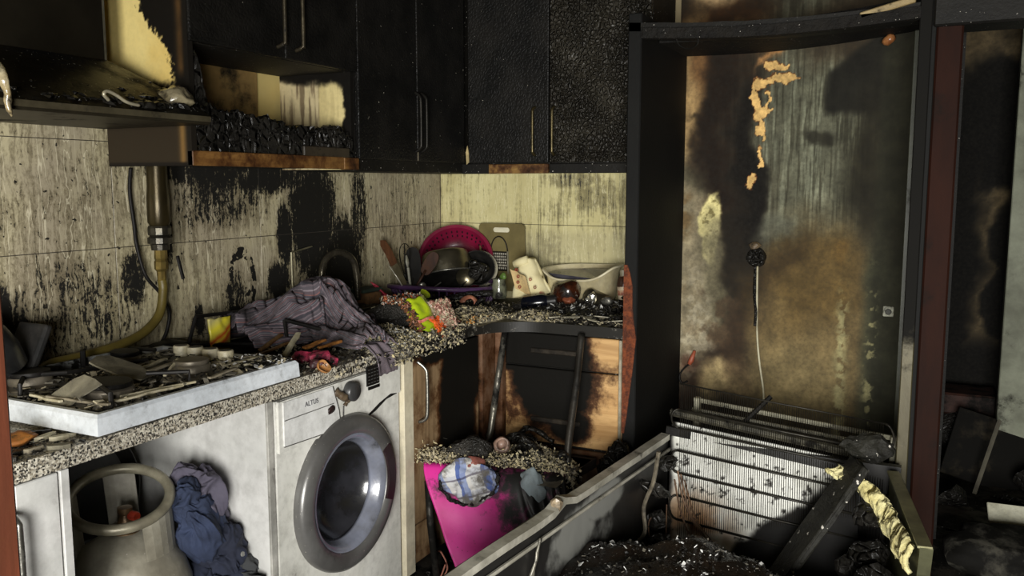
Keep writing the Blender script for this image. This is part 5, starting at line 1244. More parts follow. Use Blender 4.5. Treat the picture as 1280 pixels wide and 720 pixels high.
AMB = mat('molten_amber', (62, 30, 16), (24, 13, 8), 24, .15, soot=.42, sscale=20, coat=.8, bump=.3)
M = Matrix.Translation((.745, -.26, .965)) @ Matrix.Rotation(math.radians(80), 4, 'Y') @ Matrix.Rotation(.2, 4, 'X')
t = lathe(NB(), [(0, -.03), (.04, -.03), (.048, -.01), (.050, .03), (.045, .065), (.03, .085), (0, .088)], M, 28); rough(t, .012, 22); obj('body', t, AMB, c, smooth=True)
t = chunk_bm((.03, .03, .026), 75, 3); rough(t, .006, 50)
for v in t.verts: v.co += V((.800, -.30, .938))
obj('melted_side', t, mat('rust_plastic', (150, 82, 54), (96, 46, 30), 24, .4, soot=.2), c, smooth=True)
M = Matrix.Translation((.878, -.265, .950)) @ Matrix.Rotation(math.radians(-20), 4, 'Z') @ Matrix.Rotation(math.radians(78), 4, 'X')
c = thing('tin_can', (.878, -.2, .92), 'open tin can with crumpled bright foil inside, lying on its side before the tub', 'can')
obj('body', lathe(NB(), [(0, -.09), (.034, -.09), (.036, .0), (.039, .003), (.036, .006), (.033, .0), (.033, -.05), (0, -.05)], M, 32), STEEL, c, smooth=40)
t = chunk_bm((.024, .024, .02), 81, 3, 1.0); rough(t, .008, 60)
for v in t.verts: v.co = M @ (v.co + V((0, 0, -.012)))
obj('foil', t, mat('bright_foil', (230, 228, 216), (150, 148, 136), 24, .2, .8, bump=.6), c)
M = Matrix.Translation((.66, -.33, .925)) @ Matrix.Rotation(math.radians(20), 4, 'Z') @ Matrix.Rotation(math.radians(82), 4, 'Y')
c = thing('navy_flask', (.66, -.33, .9), 'dark navy flask lying on its side in front of the paper bag', 'flask')
obj('body', lathe(NB(), [(0, -.06), (.028, -.06), (.034, -.05), (.035, .03), (.028, .05), (0, .05)], M, 28), mat('navy_gloss', (14, 16, 26), (9, 10, 14), 10, .18, coat=.6), c, smooth=40)
obj('cap', lathe(NB(), [(0, .05), (.026, .05), (.026, .085), (.02, .09), (0, .09)], M, 24), BK, c, smooth=40)
c = thing('sauce_bottle', (1.01, -.13, .92), 'brown sauce bottle with white shoulder and red label, right of the tub', 'bottle')
M = Matrix.Translation((.985, -.12, .935)) @ Matrix.Rotation(math.radians(-6), 4, 'Y')
obj('body', lathe(NB(), [(0, 0), (.030, 0), (.032, .01), (.032, .06), (.026, .085), (.017, .10), (0, .10)], M, 28), mat('white_label_bottle', (206, 190, 164), (170, 150, 124), 9, .4, soot=.2, sscale=20), c, smooth=40)
obj('brown_band', lathe(NB(), [(.0325, .055), (.0325, .062), (.0268, .086), (.0178, .099)], M, 28), mat('brown_sauce', (58, 34, 24), None, 9, .3), c, smooth=40)
obj('cap', lathe(NB(), [(0, .10), (.015, .10), (.014, .125), (0, .127)], M, 20), mat('greyed_cap', (150, 142, 120), None, 9, .5), c, smooth=40)
obj('red_label', lathe(NB(), [(.0327, .018), (.0327, .040)], M, 28), mat('dark_red_label', (120, 34, 30), (180, 150, 120), 50, .5), c, smooth=True)
for k, (x, y, z, s, m, lab) in enumerate(((.95, -.28, .945, .030, CHROME, 'bright crumpled foil scrap beside the tin can'), (1.02, -.36, .92, .034, GLOSSCHAR, None), (.98, -.42, .905, .030, CHAR, None), (1.08, -.30, .925, .036, GLOSSCHAR, None), (.92, -.40, .91, .03, GLOSSCHAR, None), (.70, -.38, .905, .026, CHAR, None), (.86, -.44, .90, .024, GLOSSCHAR, None), (1.07, -.48, .905, .03, CHAR, None), (.58, -.34, .91, .03, CHAR, None), (1.03, -.20, .95, .03, GLOSSCHAR, None))):
    t = chunk_bm((s * 1.3, s, s * .7), 170 + k, 2, .8); rough(t, s * .2, 40, k)
    o = obj('charred_fragment' if not lab else 'foil_scrap', t, m, None, smooth=bool(lab), origin=(0, 0, 0)); o.location = (x, y, z); tag(o, lab or 'glossy charred fragment on the back worktop', 'fragment', None if lab else 'fragments on the back worktop')
for k, (x, y, l, rz_) in enumerate(((1.02, -.47, .09, .2), (1.06, -.40, .10, .5), (.96, -.50, .06, 1.0), (1.09, -.55, .06, .1), (.90, -.53, .07, .3), (.84, -.55, .05, .7), (1.00, -.56, .08, -.3))):
    flake_thing('white_shard', (x, y, .905), (R.uniform(-.2, .2), R.uniform(-.2, .2), rz_), l, .018, .004, 230 + k, mat('chalky_shard', (186, 180, 158), (130, 124, 106), 20, .6, soot=.2, sscale=30) if k == 0 else bpy.data.materials['chalky_shard'], 'pale broken shard lying in the ash on the back worktop', 'shard', 'pale shards on the back worktop')
tag(obj('leaning_rod', tube(NB(), [(.99, -.10, 1.055), (1.04, -.13, 1.115), (1.085, -.17, 1.175)], [.006, .009, .012], 8), CHAR, smooth=True), 'black charred stick leaning behind the sauce bottle against the side panel', 'charred stick')

# ------------------------------------------------------------------ gas bottle and clothes in the bay under the hob
GAS = mat('grimy_gas_bottle', (186, 182, 166), (134, 128, 112), 5, .42, .15, soot=.16, sscale=5, bump=.12, specks=.3)
c = thing('gas_bottle', (.37, -2.17, 0), 'grey gas bottle with thick ring collar in the open bay under the hob', 'gas bottle')
GM = Matrix.Translation((.37, -2.175, 0)); TI = GM
obj('body', lathe(NB(), [(0, .03), (.11, .03), (.135, .06), (.152, .10), (.156, .16), (.156, .36), (.152, .42), (.136, .475), (.105, .52), (.06, .548), (.034, .556), (0, .556)], GM, 56), GAS, c, smooth=50)
obj('foot_ring', lathe(NB(), [(.115, 0), (.118, .0), (.118, .05), (.112, .05), (.115, 0)], GM, 40), GAS, c, smooth=40)
RC = V((.365, -2.185, .645))
obj('ring', tube(NB(), [RC + V((.118 * math.cos(2 * PI * k / 40), .118 * math.sin(2 * PI * k / 40), .038 * math.cos(2 * PI * k / 40 - math.radians(141)))) for k in range(40)], .0135, 10, True), mat('worn_ring', (172, 166, 144), (120, 114, 96), 9, .38, .3, soot=.16, sscale=10), c, smooth=True)
for a0, a1, m in ((-160, -122, 0), (-16, 50, 0), (122, 160, 1)):
    b = NB(); rows = []
    for k in range(7):
        a = math.radians(a0 + (a1 - a0) * k / 6)
        rows.append([b.verts.new(RC + V((.116 * math.cos(a), .116 * math.sin(a), -.002 + .038 * math.cos(a - math.radians(141))))), b.verts.new(V((.37, -2.175, 0)) + V((.112 * math.cos(a), .112 * math.sin(a), .508)))])
    for A, B in zip(rows, rows[1:]): b.faces.new((A[0], B[0], B[1], A[1]))
    solid(b, .004)
    obj('collar_plate', b, GAS if not m else mat('pale_collar', (176, 172, 160), (136, 132, 120), 6, .4, .2, soot=.12), c)
obj('valve', lathe(NB(), [(0, .55), (.034, .55), (.034, .558), (.026, .560), (.026, .568), (.030, .569), (.030, .576), (.018, .580), (.014, .60), (.018, .606), (.018, .618), (0, .62)], GM, 24), mat('brassy_valve', (120, 96, 66), (80, 62, 42), 20, .4, .5), c, smooth=40)
obj('valve_cap', lathe(NB(), [(0, .022), (.010, .022), (.012, .018), (.012, 0), (0, 0)], Matrix.Translation((.385, -2.170, .598)) @ Matrix.Rotation(PI / 2, 4, 'Y'), 20), mat('red_cap', (176, 62, 40), (130, 40, 26), 20, .4), c, smooth=40)
M = Matrix.Translation((.16, -2.14, .62)) @ Matrix.Rotation(math.radians(78), 4, 'Y')
tag(obj('black_pan', lathe(NB(), [(0, 0), (.14, 0), (.165, .03), (.16, .032), (.135, .006), (0, .006)], M, 40), BK, smooth=40), 'round black pan standing behind the gas bottle', 'pan')
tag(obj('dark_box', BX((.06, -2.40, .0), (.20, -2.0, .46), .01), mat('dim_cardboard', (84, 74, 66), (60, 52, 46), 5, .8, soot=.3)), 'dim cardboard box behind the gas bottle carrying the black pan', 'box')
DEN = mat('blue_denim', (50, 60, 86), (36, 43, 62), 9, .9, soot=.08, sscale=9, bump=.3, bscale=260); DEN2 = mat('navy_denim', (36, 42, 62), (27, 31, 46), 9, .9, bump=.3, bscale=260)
MAU = mat('mauve_cotton', (92, 88, 102), (72, 68, 82), 6, .9, soot=.06, bump=.25, bscale=200); DRK = mat('charcoal_cloth', (62, 64, 66), (46, 47, 48), 8, .9, bump=.3, bscale=200)
def garment(name, lab, parts, m, extra=None):
    b = NB()
    for (cc_, rad, seed, rot, amp) in parts: join(b, blob_bm(cc_, rad, seed, amp * 1.6, 1.25, 6, 2.5, rot=Euler(rot), octs=2))
    return tag(obj(name, b, m, smooth=True), lab, 'clothes')
garment('mauve_shirt', 'crumpled mauve grey shirt on top of the clothes beside the gas bottle', [((.42, -1.985, .590), (.085, .06, .095), 31, (.35, .1, .2), .16), ((.43, -1.945, .47), (.075, .045, .10), 32, (.5, 0, .1), .14)], MAU)
garment('blue_jeans', 'faded blue jeans rolled between gas bottle and mauve shirt', [((.47, -2.015, .515), (.06, .060, .115), 33, (.62, .1, .1), .10), ((.45, -2.05, .60), (.05, .045, .06), 34, (.4, 0, 0), .14)], DEN)
garment('navy_jeans', 'dark navy jeans with a metal button under the faded jeans', [((.48, -1.965, .425), (.07, .060, .085), 35, (.3, 0, 0), .12), ((.47, -1.99, .32), (.09, .075, .10), 36, (0, 0, .3), .12)], DEN2)
M = Matrix.Translation((.552, -1.965, .447)) @ Matrix.Rotation(math.radians(80), 4, 'Y')
obj('button', lathe(NB(), [(0, .003), (.006, .003), (.007, 0), (0, 0)], M, 14), mat('button_metal', (206, 206, 200), None, 9, .3, .5), bpy.data.objects['navy_jeans'])
garment('charcoal_jacket', 'charcoal grey jacket lying before the white partition panel', [((.47, -1.935, .335), (.11, .05, .095), 37, (.2, 0, .1), .16), ((.53, -1.96, .27), (.07, .06, .08), 38, (0, .2, .3), .16)], DRK)
t = prism(NB(), [(0, 0), (.028, .004), (.022, .012), (.030, .030), (.016, .022), (.004, .010)], .002, Matrix.Translation((.566, -1.94, .335)) @ Matrix(((0, 0, 1, 0), (1, 0, 0, 0), (0, 1, 0, 0), (0, 0, 0, 1))))
obj('torn_white_patch', t, mat('white_patch', (206, 206, 204), None, 9, .8), bpy.data.objects['charcoal_jacket'])
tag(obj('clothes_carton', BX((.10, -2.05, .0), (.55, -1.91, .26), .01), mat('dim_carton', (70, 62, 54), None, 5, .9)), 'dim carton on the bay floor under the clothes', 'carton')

# ------------------------------------------------------------------ tipped chair with pink seat, cloth and ash
PNK = NT('pink_vinyl'); P = PNK.coord('World')
n = PNK.math('ADD', PNK.noise(P, 13, 7, .7), PNK.math('MULTIPLY', PNK.blobs(P, [((1.0, -.98, .34), (.16, .3, .10), 1.0), ((.80, -.97, .40), (.3, .3, .06), .85), ((1.06, -1.0, .2), (.10, .3, .2), .6)]), .42))
pc = PNK.mix(PNK.ramp(PNK.noise(P, 6, 4), .35, .7), lin((214, 48, 148)), lin((186, 30, 120)))
pc = PNK.mix(PNK.ramp(PNK.noise(P, 90, 2, .5), .70, .74), pc, lin((120, 24, 76)))
pc = PNK.mix(PNK.ramp(n, .62, .76), pc, lin((92, 34, 66))); pc = PNK.mix(PNK.ramp(n, .76, .88), pc, SOOT)
PNK.out(pc, .45, None, PNK.bump(PNK.noise(P, 30, 4), .2, .003))
c = thing('tipped_chair', (.82, -.9, 0), 'tipped chair with bright pink seat and bent tubular legs before the drawer cabinet', 'chair')
TL, TR, BL, BR = V((.622, -1.20, .474)), V((1.035, -.93, .42)), V((.875, -1.275, .0)), V((1.21, -1.06, .0))
def seat(u, v):
    p = (TL * (1 - u) + TR * u) * (1 - v) + (BL * (1 - u) + BR * u) * v
    k = max(0, u - .62) / .38
    f = .030 * k * (1 - abs(noise.noise(V((u * 16, v * 1.3, 3)))) * 3) + .006 * noise.noise(V((u * 5, v * 5, 1)))
    top = -.02 * math.sin(PI * u) if v < .03 else 0
    return p + V((0, -f, 0)) + V((0, .03 * math.exp(-v * 14), 0))
o = obj('seat_front', grid_surface(seat, 70, 30), PNK.m, c, smooth=True); o.modifiers.new('s', 'SOLIDIFY').thickness = .012
b = prism(NB(), [(.635, -1.165), (1.03, -.91), (1.06, -.66), (.66, -.66)], .035, Matrix.Translation((0, 0, .365))); obj('seat_pad', b, mat('dark_foam', (52, 44, 40), (30, 26, 24), 10, .9, soot=.4), c)
TUBE = mat('scorched_tube', (150, 146, 132), (82, 78, 70), 7, .32, .7, soot=.45, sscale=6)
TUBED = mat('blackened_tube', (70, 66, 60), (40, 38, 34), 9, .35, .6, soot=.45, sscale=7)
obj('leg', tube(NB(), [(.6645, -.626, .8615), (.656, -.675, .67), (.648, -.72, .48), (.640, -.76, .37)], .0125, 12), TUBE, c, smooth=True)
obj('leg', tube(NB(), smooth_path([(.984, -.626, .862), (.995, -.70, .69), (1.003, -.79, .50), (1.012, -.82, .42), (1.032, -.85, .31), (1.075, -.94, .02)], 5), .0135, 12), TUBED, c, smooth=True)
obj('leg', tube(NB(), [(.625, -1.15, .40), (.633, -1.15, .25), (.655, -1.14, .0)], .0125, 12), TUBED, c, smooth=True)
mound('ash_heap', .86, -.85, .19, .17, .075, .400, 44, ASHG, 'straw like ash heap covering the top of the pink chair', 3000, (.002, .006), [STRAW, STRAW, ASH, ASHG, ASH, ASHD], tilt=.9)
flakes('straw_fringe', lambda r: (lambda u: TL * (1 - u) + TR * u + V((r.uniform(-.05, .03), r.uniform(-.01, .06), .008 + abs(r.gauss(0, .022)))))(r.random() ** 1.3), 2300, (.002, .006), [STRAW, STRAW, ASH, ASH, ASHG, ASHD], c, 46, tilt=.9)
flakes('hanging_shreds', lambda r: (.97 + r.uniform(-.10, .12), -.90 + r.uniform(-.06, .03), .42 + r.uniform(-.09, .03)), 500, (.003, .009), [STRAW, ASH, ASHG, ASHD], seed=47, tilt=1.2)
PL = NT('plaid_cloth'); P = PL.coord('Object')
Pw = PL.add(P, PL.noise(P, 9, 3, .5, col=True), .03); s_ = PL.sep(Pw)
fx = PL.math('FRACT', PL.math('MULTIPLY', PL.math('ADD', s_[0], PL.math('MULTIPLY', s_[2], .35)), 13.0)); fz = PL.math('FRACT', PL.math('MULTIPLY', PL.math('ADD', s_[2], PL.math('MULTIPLY', s_[0], -.3)), 13.5))
bx_ = PL.cramp(fx, [(0, lin((206, 206, 206))), (.45, lin((84, 104, 160))), (.60, lin((140, 152, 186))), (.82, lin((206, 204, 200)))], True)
bz_ = PL.cramp(fz, [(0, (1, 1, 1, 1)), (.60, (.30, .28, .34, 1)), (.70, (.8, .82, .9, 1)), (.9, (1, 1, 1, 1))], True)
mm = PL.new('ShaderNodeMix', data_type='RGBA', blend_type='MULTIPLY'); PL.link(1.0, mm.inputs[0]); PL.link(bx_, mm.inputs[6]); PL.link(bz_, mm.inputs[7])
nn = PL.noise(P, 11, 7, .7)
PL.out(PL.mix(PL.ramp(nn, .58, .72), PL.mix(PL.ramp(nn, .42, .58), mm.outputs[2], lin((96, 92, 86))), SOOT), .9, None, PL.bump(PL.noise(P, 60, 4), .3, .003))
t = blob_bm((.785, -1.13, .415), (.100, .045, .072), 51, .08, 1.4, 5, rot=Euler((0, .12, .56)))
tag(obj('plaid_cloth', t, PL.m, smooth=True), 'singed blue and white plaid cloth bundle hanging over the pink seat front', 'cloth')
# scorched hem round the plaid bundle
b = tube(NB(), smooth_path([(.698, -1.185, .445), (.708, -1.196, .400), (.745, -1.188, .364), (.795, -1.165, .352), (.845, -1.13, .372), (.868, -1.10, .41), (.862, -1.085, .45)], 9), .006, 7); rough(b, .010, 70)
obj('charred_hem', b, CHARF, bpy.data.objects['plaid_cloth'], smooth=True)
t = blob_bm((.745, -1.06, .505), (.075, .055, .042), 53, .14, 2.2, 4); tag(obj('charred_hat', t, CHARF, smooth=True), 'charred black cap like lump on top of the plaid cloth', 'charred lump')
t = blob_bm((.785, -1.115, .470), (.042, .03, .030), 54, .12, 2, 4); tag(obj('reddish_lump', t, mat('reddish_flesh_plastic', (150, 92, 80), (96, 54, 48), 18, .4, soot=.28, sscale=20, bump=.4), smooth=True), 'reddish brown melted lump under the black cap on the plaid cloth', 'melted lump')
t = lathe(NB(), [(0, -.03), (.026, -.03), (.03, .0), (.026, .03), (.018, .03), (.018, 0), (0, 0)], Matrix.Translation((.83, -.99, .512)) @ Euler((1.2, .3, .4)).to_matrix().to_4x4(), 18); rough(t, .005, 40)
tag(obj('burnt_tin', t, mat('burnt_tin', (150, 120, 104), (80, 62, 54), 18, .4, soot=.35, sscale=22), smooth=True), 'small burnt tin lying beside the black cap on the chair', 'tin')
for k, (a, m_, bb, lab) in enumerate((((.80, -.93, .51), (.86, -.91, .53), (.93, -.87, .46), 'black curled strip behind the burnt tin'), ((.78, -.80, .47), (.84, -.78, .52), (.92, -.74, .47), 'black curled strip leaning to the bright tubular leg'), ((.86, -1.0, .47), (.90, -.98, .48), (.96, -.96, .42), 'black strip hanging over the right of the pink seat'))):
    b = tube(NB(), smooth_path([a, m_, bb], 8), .016, 8, flat=.6); rough(b, .008, 30, k); tag(obj('curled_strip', b, GLOSSCHAR, smooth=True), lab, 'strip')
t = blob_bm((.95, -1.0, .365), (.050, .030, .075), 57, .10, 1.8, 4); tag(obj('grey_blue_cloth', t, mat('grey_blue_cloth', (140, 152, 156), (106, 116, 120), 8, .85, soot=.28, sscale=14, bump=.3), smooth=True), 'singed grey blue cloth hanging at the right end of the pink chair', 'cloth')
for k, (x, y, z, s) in enumerate(((.86, -.84, .455, .04), (.90, -.90, .44, .03), (.60, -.93, .44, .025), (1.0, -.84, .46, .03), (.83, -.78, .47, .04), (.74, -.86, .46, .035))):
    t = chunk_bm((s * 1.2, s, s * .8), 260 + k, 2, .8); rough(t, s * .2, 40, k)
    o = obj('charred_fragment', t, [GLOSSCHAR, CHAR][k % 2], None, origin=(0, 0, 0)); o.location = (x, y, z); tag(o, 'charred fragment in the ash on top of the pink chair', 'fragment', 'fragments on the pink chair')
# black rag by the drawer cabinet's right corner
t = blob_bm((1.16, -.72, .36), (.06, .06, .13), 58, .16, 2.2, 4); tag(obj('black_rag', t, GLOSSCHAR, smooth=True), 'black charred rag hanging at the foot of the tall black side panel', 'rag')
tag(obj('rag_stub', BX((1.135, -.80, .0), (1.2, -.64, .27), .01), CHAR), 'charred stump under the black rag', 'stump')

# ------------------------------------------------------------------ fridge carcass on its back
FSK = NT('burnt_fridge_skin'); P = FSK.coord('World')
n = FSK.math('ADD', FSK.noise(P, 4, 6, .65), FSK.math('MULTIPLY', FSK.blobs(P, [((1.25, -1.40, .43), (.3, .12, .08), .9), ((1.20, -1.75, .30), (.3, .2, .12), .15), ((1.27, -1.22, .47), (.2, .20, .05), 1.0), ((1.24, -1.52, .40), (.2, .06, .08), .35)]), .32))
fc = FSK.mix(FSK.ramp(n, .58, .78), (.014, .013, .012, 1), lin((120, 120, 115))); 
FSK.out(fc, FSK.math('ADD', .28, FSK.math('MULTIPLY', FSK.noise(P, 9), .3)), None, FSK.bump(FSK.noise(P, 5, 3), .25, .02))
FRIM = mat('worn_fridge_rim', (206, 202, 188), (150, 146, 132), 7, .42, .2, soot=.28, sscale=11, world=True, specks=.2)
c = thing('fridge_carcass', (1.65, -1.3, 0), 'burnt out fridge carcass lying on its back on the floor, open side up', 'fridge')
Z = .53
L0, L1, R0, R1 = V((1.198, -2.25, Z)), V((1.345, -.69, Z + .005)), V((2.071, -.758, Z)), V((2.167, -1.34, Z))
def wall(a, bb, out, zb=.02, dz=0, top=None, n=10, wav=.0):
    bm = NB(); rows = []
    for i in range(n + 1):
        f = i / n; p = a * (1 - f) + bb * f; q = V(out) 
        w_ = wav * noise.noise(V((f * 5, 2.2, 1)))
        i0 = V((p.x, p.y, zb)); rows.append([bm.verts.new(v) for v in (i0, p + V((w_, 0, 0)), p + q + V((w_, 0, 0)), i0 + q)])
    for A, B in zip(rows, rows[1:]):
        for k in range(4): bm.faces.new((A[k], A[(k + 1) % 4], B[(k + 1) % 4], B[k]))
    bm.faces.new(rows[0]); bm.faces.new(rows[-1][::-1]); return bm
obj('side_wall', wall(L0, L1, (-.034, 0, 0), wav=.008), FSK.m, c)
# the bright folded rim along the left wall, broken by a kink
def rim(a, bb, w_, h, m, name='rim', kink=None):
    bm = NB(); rows = []; n = 24
    for i in range(n + 1):
        f = i / n; p = a * (1 - f) + bb * f; k = .006 * noise.noise(V((f * 9, 1, 4))) 
        if kink: k += .016 * math.exp(-((f - kink) / .02) ** 2)
        p = p + V((0, 0, k)); rows.append([bm.verts.new(v) for v in (p + V((.004, 0, -.016)), p + V((.004, 0, .004)), p + V((-w_, 0, .006)), p + V((-w_, 0, -.016)))])
    for A, B in zip(rows, rows[1:]):
        for q in range(4): bm.faces.new((A[q], A[(q + 1) % 4], B[(q + 1) % 4], B[q]))
    bm.faces.new(rows[0]); bm.faces.new(rows[-1][::-1]); return obj(name, bm, m, c)
rim(L0, L1, .027, .02, FRIM, kink=.50)
b = tube(NB(), [L0 + V((.006, 0, -.045)), L1 + V((.006, 0, -.05))], .006, 6); obj('inner_lip', b, FRIM, c)
b = NB()
box(b, (2.072, -.76, .02), (2.10, -.72, Z), .004)
obj('end_wall', wall(L1 + V((0, .02, -.01)), R0 + V((.03, .06, 0)), (0, .03, 0)), FSK.m, c)
# right wall: sheet metal outside, yellow foam showing along the inside, near end torn down
ol = [(R1 - R0).normalized() * t_ for t_ in (0,)]
def rw(s, z): p = R0 + (R1 - R0) * s; return V((p.x, p.y, z))
bm = NB(); pr = [(0, Z), (1, Z + .0), (.96, .45), (.80, .30), (.62, .02), (0, .02)]
va = [bm.verts.new(rw(s, z)) for s, z in pr]; vb = [bm.verts.new(rw(s, z) + V((.030, .005, 0))) for s, z in pr]
f1_ = bm.faces.new(va); f2_ = bm.faces.new(vb[::-1])
for k in range(len(pr)): bm.faces.new((va[k], vb[k], vb[(k + 1) % 6], va[(k + 1) % 6]))
bmesh.ops.triangulate(bm, faces=[f1_, f2_]); obj('side_wall', bm, mat('greenish_fridge_side', (112, 112, 84), (74, 74, 56), 5, .35, .3, soot=.3, sscale=7, world=True), c)
bm = NB(); a_, b_ = R0 + V((-.008, 0, .004)), R1 + V((-.006, 0, .004))
for p, q, w_ in ((a_, b_, .03),):
    vs_ = [bm.verts.new(v) for v in (p, q, q + V((.034, .005, 0)), p + V((.034, .005, 0)))]; f_ = bm.faces.new(vs_); solid(bm, .006)
obj('rim', bm, mat('khaki_rim', (150, 146, 108), (104, 100, 72), 8, .4, .4, soot=.2, world=True), c)
FOAM = mat('yellow_foam', (230, 222, 168), (196, 184, 122), 20, .9, bump=1.0, bscale=50, bdist=.01, world=True, soot=.08)
FP = smooth_path([(1.93, -.90, .572), (1.985, -.93, .565), (2.045, -.97, .545), (2.085, -1.03, .520), (2.105, -1.10, .515), (2.128, -1.20, .520), (2.150, -1.31, .520)], 10)
def foam(u, v):
    i = min(int(u * (len(FP) - 1)), len(FP) - 1); p = FP[i]; wd = (.018 + .040 * min(1, u * 2.2)) * (1 + .6 * noise.noise(V((u * 7, 0, 3))))
    n = noise.noise_vector(V((u * 14, v * 3, 5))) * .007 + noise.noise_vector(V((u * 40, v * 8, 1))) * .0035
    return p + V((-.030 * math.sin(v * PI * .8) + .012 * v, -.012 * math.sin(v * PI), -wd * v * 1.3)) + n
o = obj('insulation_foam', grid_surface(foam, 110, 14), FOAM, c, smooth=True); m_ = o.modifiers.new('s', 'SOLIDIFY'); m_.thickness = .012; m_.offset = 1
obj('bottom', BX((1.19, -2.2, .012), (2.14, -.70, .03), 0), BLACK, c)
def mass(u, v):
    y = -2.15 + 1.38 * v; xl = L0.x + (L1.x - L0.x) * (y + 2.25) / 1.56; x = xl + .003 + (2.135 - xl) * u
    z = .06 + .33 * ss(0, .82, np.array((-y - .78) / .75))
    z = float(z) + .05 * noise.noise(V((x * 4, y * 4, 2))) + .018 * noise.noise(V((x * 14, y * 14, 5))) + .055 * math.exp(-((x - 1.58) / .16) ** 2 - ((y + 1.27) / .2) ** 2) - .035 * math.exp(-((x - 1.25) / .1) ** 2)
    return V((x, y, z))
WET = mat('wet_brown_sludge', (34, 26, 20), (18, 15, 12), 9, .24, bump=.8, bscale=30, bdist=.012, world=True, specks=.8, soot=.3)
tag(obj('burnt_contents', grid_surface(mass, 90, 90), WET, c, smooth=True), kind='stuff')
flakes('debris_chips', lambda r: mass(r.uniform(.02, .97), r.uniform(.45, .98)) + V((0, 0, .003)), 1700, (.002, .008), [CHARF, CHARF, CHARF, GLOSSCHAR, GLOSSCHAR, ASHG, WHITEMEL], c, 71, tilt=.5)
# white inner liner at the head end
def paint_liner(u, v):
    U_ = u / .62; W_ = v / .479
    f1 = fb(U_ * 7, W_ * 5, 61); f2 = fb(U_ * 30, W_ * 24, 67)
    col = np.zeros(u.shape + (3,)) + C3(240, 240, 232)
    col = lerp(col, C3(196, 196, 186), ss(.5, .7, f1) * .7)
    col = lerp(col, C3(166, 120, 78), (1 - ss(.0, .34, np.sqrt(((U_ - .14) / 1.0) ** 2 + ((W_ - .28) / 1.1) ** 2))) * ss(.3, .6, f1 + .1))
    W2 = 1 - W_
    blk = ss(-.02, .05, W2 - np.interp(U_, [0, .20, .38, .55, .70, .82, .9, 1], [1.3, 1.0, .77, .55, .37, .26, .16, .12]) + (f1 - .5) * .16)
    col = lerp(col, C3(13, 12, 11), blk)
    col = lerp(col, C3(18, 17, 15), ss(.995, 1.0, W_))
    sp_ = ss(.64, .70, f2) * np.exp(-(((W_ - .55) / .14) ** 2)); col = lerp(col, C3(20, 18, 16), sp_)
    col = lerp(col, C3(20, 18, 16), ss(.70, .74, f2) * .8); col = lerp(col, C3(22, 20, 18), 1 - ss(.0, .035, U_ + (f1 - .5) * .06))
    return col
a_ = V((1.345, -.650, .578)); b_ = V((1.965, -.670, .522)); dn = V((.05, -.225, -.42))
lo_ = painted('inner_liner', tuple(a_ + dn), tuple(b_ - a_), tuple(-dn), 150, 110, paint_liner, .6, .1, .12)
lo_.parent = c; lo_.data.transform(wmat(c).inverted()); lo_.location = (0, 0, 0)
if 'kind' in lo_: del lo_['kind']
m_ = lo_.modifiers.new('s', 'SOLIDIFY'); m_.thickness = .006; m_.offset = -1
b = tube(NB(), [V((1.335, -.628, .602)), V((1.64, -.638, .574)), V((1.955, -.645, .542))], .017, 8, flat=.9); rough(b, .005, 30); obj('charred_head_bar', b, mat('sooty_head_bar', (96, 92, 76), (44, 42, 35), 16, .6, .2, soot=.4, sscale=14, world=True, bump=.5), c)
obj('black_vent', BX((-.045, -.006, -.016), (.045, .004, .016), .002, 1, Matrix.Translation((1.375, -.672, .545)) @ Matrix.Rotation(.09, 4, 'Y')), BLKM, c)
RAIL = mat('grey_rail', (186, 182, 160), (130, 126, 108), 10, .4, .2, soot=.25, sscale=12)
c2 = thing('rear_bracket', (1.73, -.5, .55), 'grey metal bracket rails behind the white fridge liner', 'bracket')
obj('rail', tube(NB(), [(1.385, -.50, .628), (2.09, -.50, .567)], .009, 6), RAIL, c2); obj('rail', tube(NB(), [(1.385, -.52, .594), (2.092, -.52, .538)], .007, 6), RAIL, c2)
obj('post', BX((1.392, -.53, .0), (1.412, -.50, .64), .003), RAIL, c2); obj('post', BX((2.06, -.53, .0), (2.078, -.50, .58), .003), RAIL, c2)
obj('cross_bar', tube(NB(), [(1.66, -.49, .665), (1.58, -.55, .575)], .009, 6), BLKM, c2)
obj('rail', BX((1.42, -.545, .592), (1.80, -.535, .604), .002, 1, Matrix.Translation((1.42, 0, .6)) @ Matrix.Rotation(.085, 4, 'Y') @ Matrix.Translation((-1.42, 0, -.6))), mat('light_rail', (186, 182, 164), (130, 126, 110), 12, .4, .3, soot=.3), c2)
# condenser grille: thin rods over a serpentine tube
GT = [V((1.363, -.62, .712)), V((2.045, -.62, .648)), V((1.425, -.86, .175)), V((2.075, -.86, .125))]
def GP(u, v, o=0): return (GT[0] * (1 - u) + GT[1] * u) * (1 - v) + (GT[2] * (1 - u) + GT[3] * u) * v + V((0, -o, -o * .3))
c = thing('condenser_grille', GP(.5, 1), 'wide black wire grille leaning upright at the head end of the fridge carcass', 'wire grille')
WIRE = mat('black_wire', (30, 29, 26), (50, 47, 40), 20, .4, .4)
b = NB()
for k in range(92):
    u = .008 + .984 * k / 91; j = .0015 * noise.noise(V((k * 1.7, 0, 0)))
    tube(b, [GP(u + j, .0), GP(u, .5), GP(u - j, 1.0)], .0011, 4)
tag(obj('thin_rods', b, WIRE, c), kind='stuff')
RV = [0.0, .16, .27, .405, .535, .665, .80, .95]
for k, v in enumerate(RV):
    obj('tube', tube(NB(), [GP(0, v, .003), GP(.5, v + .004, .003), GP(1.0, v, .003)], .0028 if k == 0 else .0042, 6), WIRE, c, smooth=True)
def ubend(u, v0, v1, s):
    return [GP(u + s * .04 * math.sin(PI * t / 8), v0 + (v1 - v0) * (1 - math.cos(PI * t / 8)) / 2, .003) for t in range(9)]
